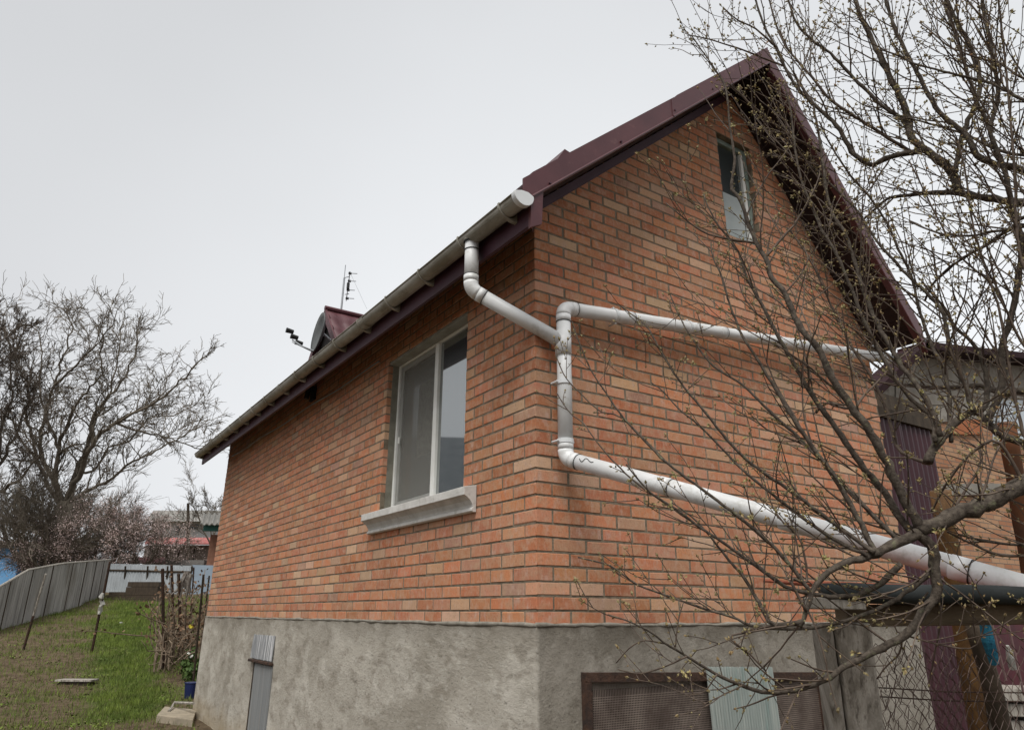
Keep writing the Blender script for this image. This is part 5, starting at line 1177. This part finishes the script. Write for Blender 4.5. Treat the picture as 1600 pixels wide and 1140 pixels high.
for i, (pp, da, db, wa, wb) in enumerate(LIMB):
    m_ = len(pp); D = np.linspace(da, db, m_); P3 = np.array([at(u, v, d) for (u, v), d in zip(pp, D)])
    L_ = np.linalg.norm(np.diff(P3, axis=0), axis=1).sum(); n = max(10, int(L_ / .025)); P_ = resample(P3, n)
    t = np.linspace(0, 1, n); dd_ = da + (db - da) * t; rad = (wb + (wa - wb) * (1 - t) ** 1.35) * dd_ / FPX / 2 * (.84 if i not in (2, 6, 7, 8) else .69)
    rad = rad * (1 + .07 * np.sin(np.arange(n) * 1.9 + i)) * (1 + r.normal(0, .03, n))
    jit = r.normal(0, 1, (n, 3)) * np.minimum(rad * .18, .003)[:, None]; jit[0] = jit[-1] = 0; P_ = P_ + jit
    thick = wa > 12
    MB().tube(P_, rad, 10 if thick else 7).build('limb' if thick else 'branch', M_BARK if wa > 7 else M_TWIG, ft, smooth_=True)
    # knots and spur shoots
    dens = .040
    for q in range(1, n - 1):
        T = P_[q + 1] - P_[q - 1]; seg = np.linalg.norm(T) / 2; T /= np.linalg.norm(T) + 1e-9
        dq = dd_[q]
        u_, v_ = proj(P_[q])[0][0]; sky_side = 1.0 if (u_ > 1230 and v_ < 560) else (.85 if u_ > 1150 else .46)
        if r.random() < seg / dens * sky_side and not (wa > 20 and t[q] < .4 and i in (0,)):
            a = r.normal(0, 1, 3); a -= T * (a @ T); a /= np.linalg.norm(a) + 1e-9
            up_ = np.array([-.28 * RT[0], -.28 * RT[1], .75])
            dirn = T * r.uniform(.2, 1.) + a * r.uniform(.3, .8) + up_ * r.uniform(.0, .8)
            if r.random() < .38: ln = r.uniform(.03, .09)
            else: ln = r.uniform(.10, .50)
            u_, v_ = proj(P_[q])[0][0]
            if (u_ < 1150 or v_ > 700) and ln > .2: ln *= .6
            if u_ < 1010 and ln > .14: ln = .14
            twig(P_[q], dirn, ln, max(min(rad[q] * .5, .0034), .0016))
        if rad[q] < .008 and r.random() < seg / .04:
            a = r.normal(0, 1, 3); a -= T * (a @ T); a /= np.linalg.norm(a) + 1e-9; bud(P_[q] + a * rad[q], T * .5 + a, r.uniform(.7, 1.2))
# trunk standing just outside the frame
tb = at(1790, 640, 2.2); tg = np.array([tb[0] + .12, tb[1] - .05, -1.55]); t1 = at(1790, 350, 2.6)
MB().tube(resample([tg, (tg + tb) / 2 + [.03, .02, 0], tb, at(1775, 600, 2.5), t1, t1 + [.05, .05, .5]], 24), np.linspace(.10, .035, 24), 12).build('trunk', M_BARK, ft, smooth_=True)
twigs.build('twigs', M_TWIG, ft, kind='stuff')
bm_ = MB(); 
for p, (d, s) in zip(budp, budd):
    d = d / (np.linalg.norm(d) + 1e-9); a = np.cross(d, (.3, .5, .8)); a /= np.linalg.norm(a) + 1e-9; b = np.cross(d, a); L1 = .0118 * s; w1 = .0032 * s
    c = p + d * L1 * .45
    bm_.add([p, c + a * w1, c + b * w1, c - a * w1, c - b * w1, p + d * L1], [(0, 2, 1), (0, 3, 2), (0, 4, 3), (0, 1, 4), (5, 1, 2), (5, 2, 3), (5, 3, 4), (5, 4, 1)])
bm_.build('buds', M_BUD, ft, kind='stuff')
lp = MB()
for p, d in leafp:
    for k in range(r.integers(4, 9)):
        q = d * .5 + r.normal(0, .6, 3); q /= np.linalg.norm(q); s = r.uniform(.007, .016); a = np.cross(q, r.normal(0, 1, 3)); a /= np.linalg.norm(a) + 1e-9; nn = np.cross(q, a)
        o_ = p + r.normal(0, .004, 3)
        lp.add([o_, o_ + q * s * .5 + a * s * .26, o_ + q * s, o_ + q * s * .5 - a * s * .26, o_ + q * s * .5 - nn * s * .1], [(0, 1, 4), (1, 2, 4), (2, 3, 4), (3, 0, 4)])
lp.build('young_leaves', mat('young_leaf', (.25, .23, .08), .6, (.36, .31, .14), 40, col3=(.30, .17, .10), scale3=25, lo3=.5, hi3=.7), ft, kind='stuff')
for stem_, grp in (('leafless_tree', 'leafless trees behind the left fence'), ('blossoming_tree', 'pink blossoming trees behind the left fence'), ('garden_pole', 'thin poles in the left garden'),
                   ('trellis_post', 'trellis posts among the dried vines'), ('flower', 'flowers by the vines'), ('stacked_board', 'pale boards stacked behind the netting'),
                   ('canopy_post', 'grey posts under the canopy'), ('timber_stack', 'dark timber courses at the back of the garden'), ('thin_rod', 'thin rods behind the netting')):
    for o in SC.objects:
        if o.parent is None and o.name.split('.')[0] == stem_ and 'label' in o: o['group'] = grp
print('buds', len(budp), 'twig verts', twigs.n, 'bricks', len(bricks))
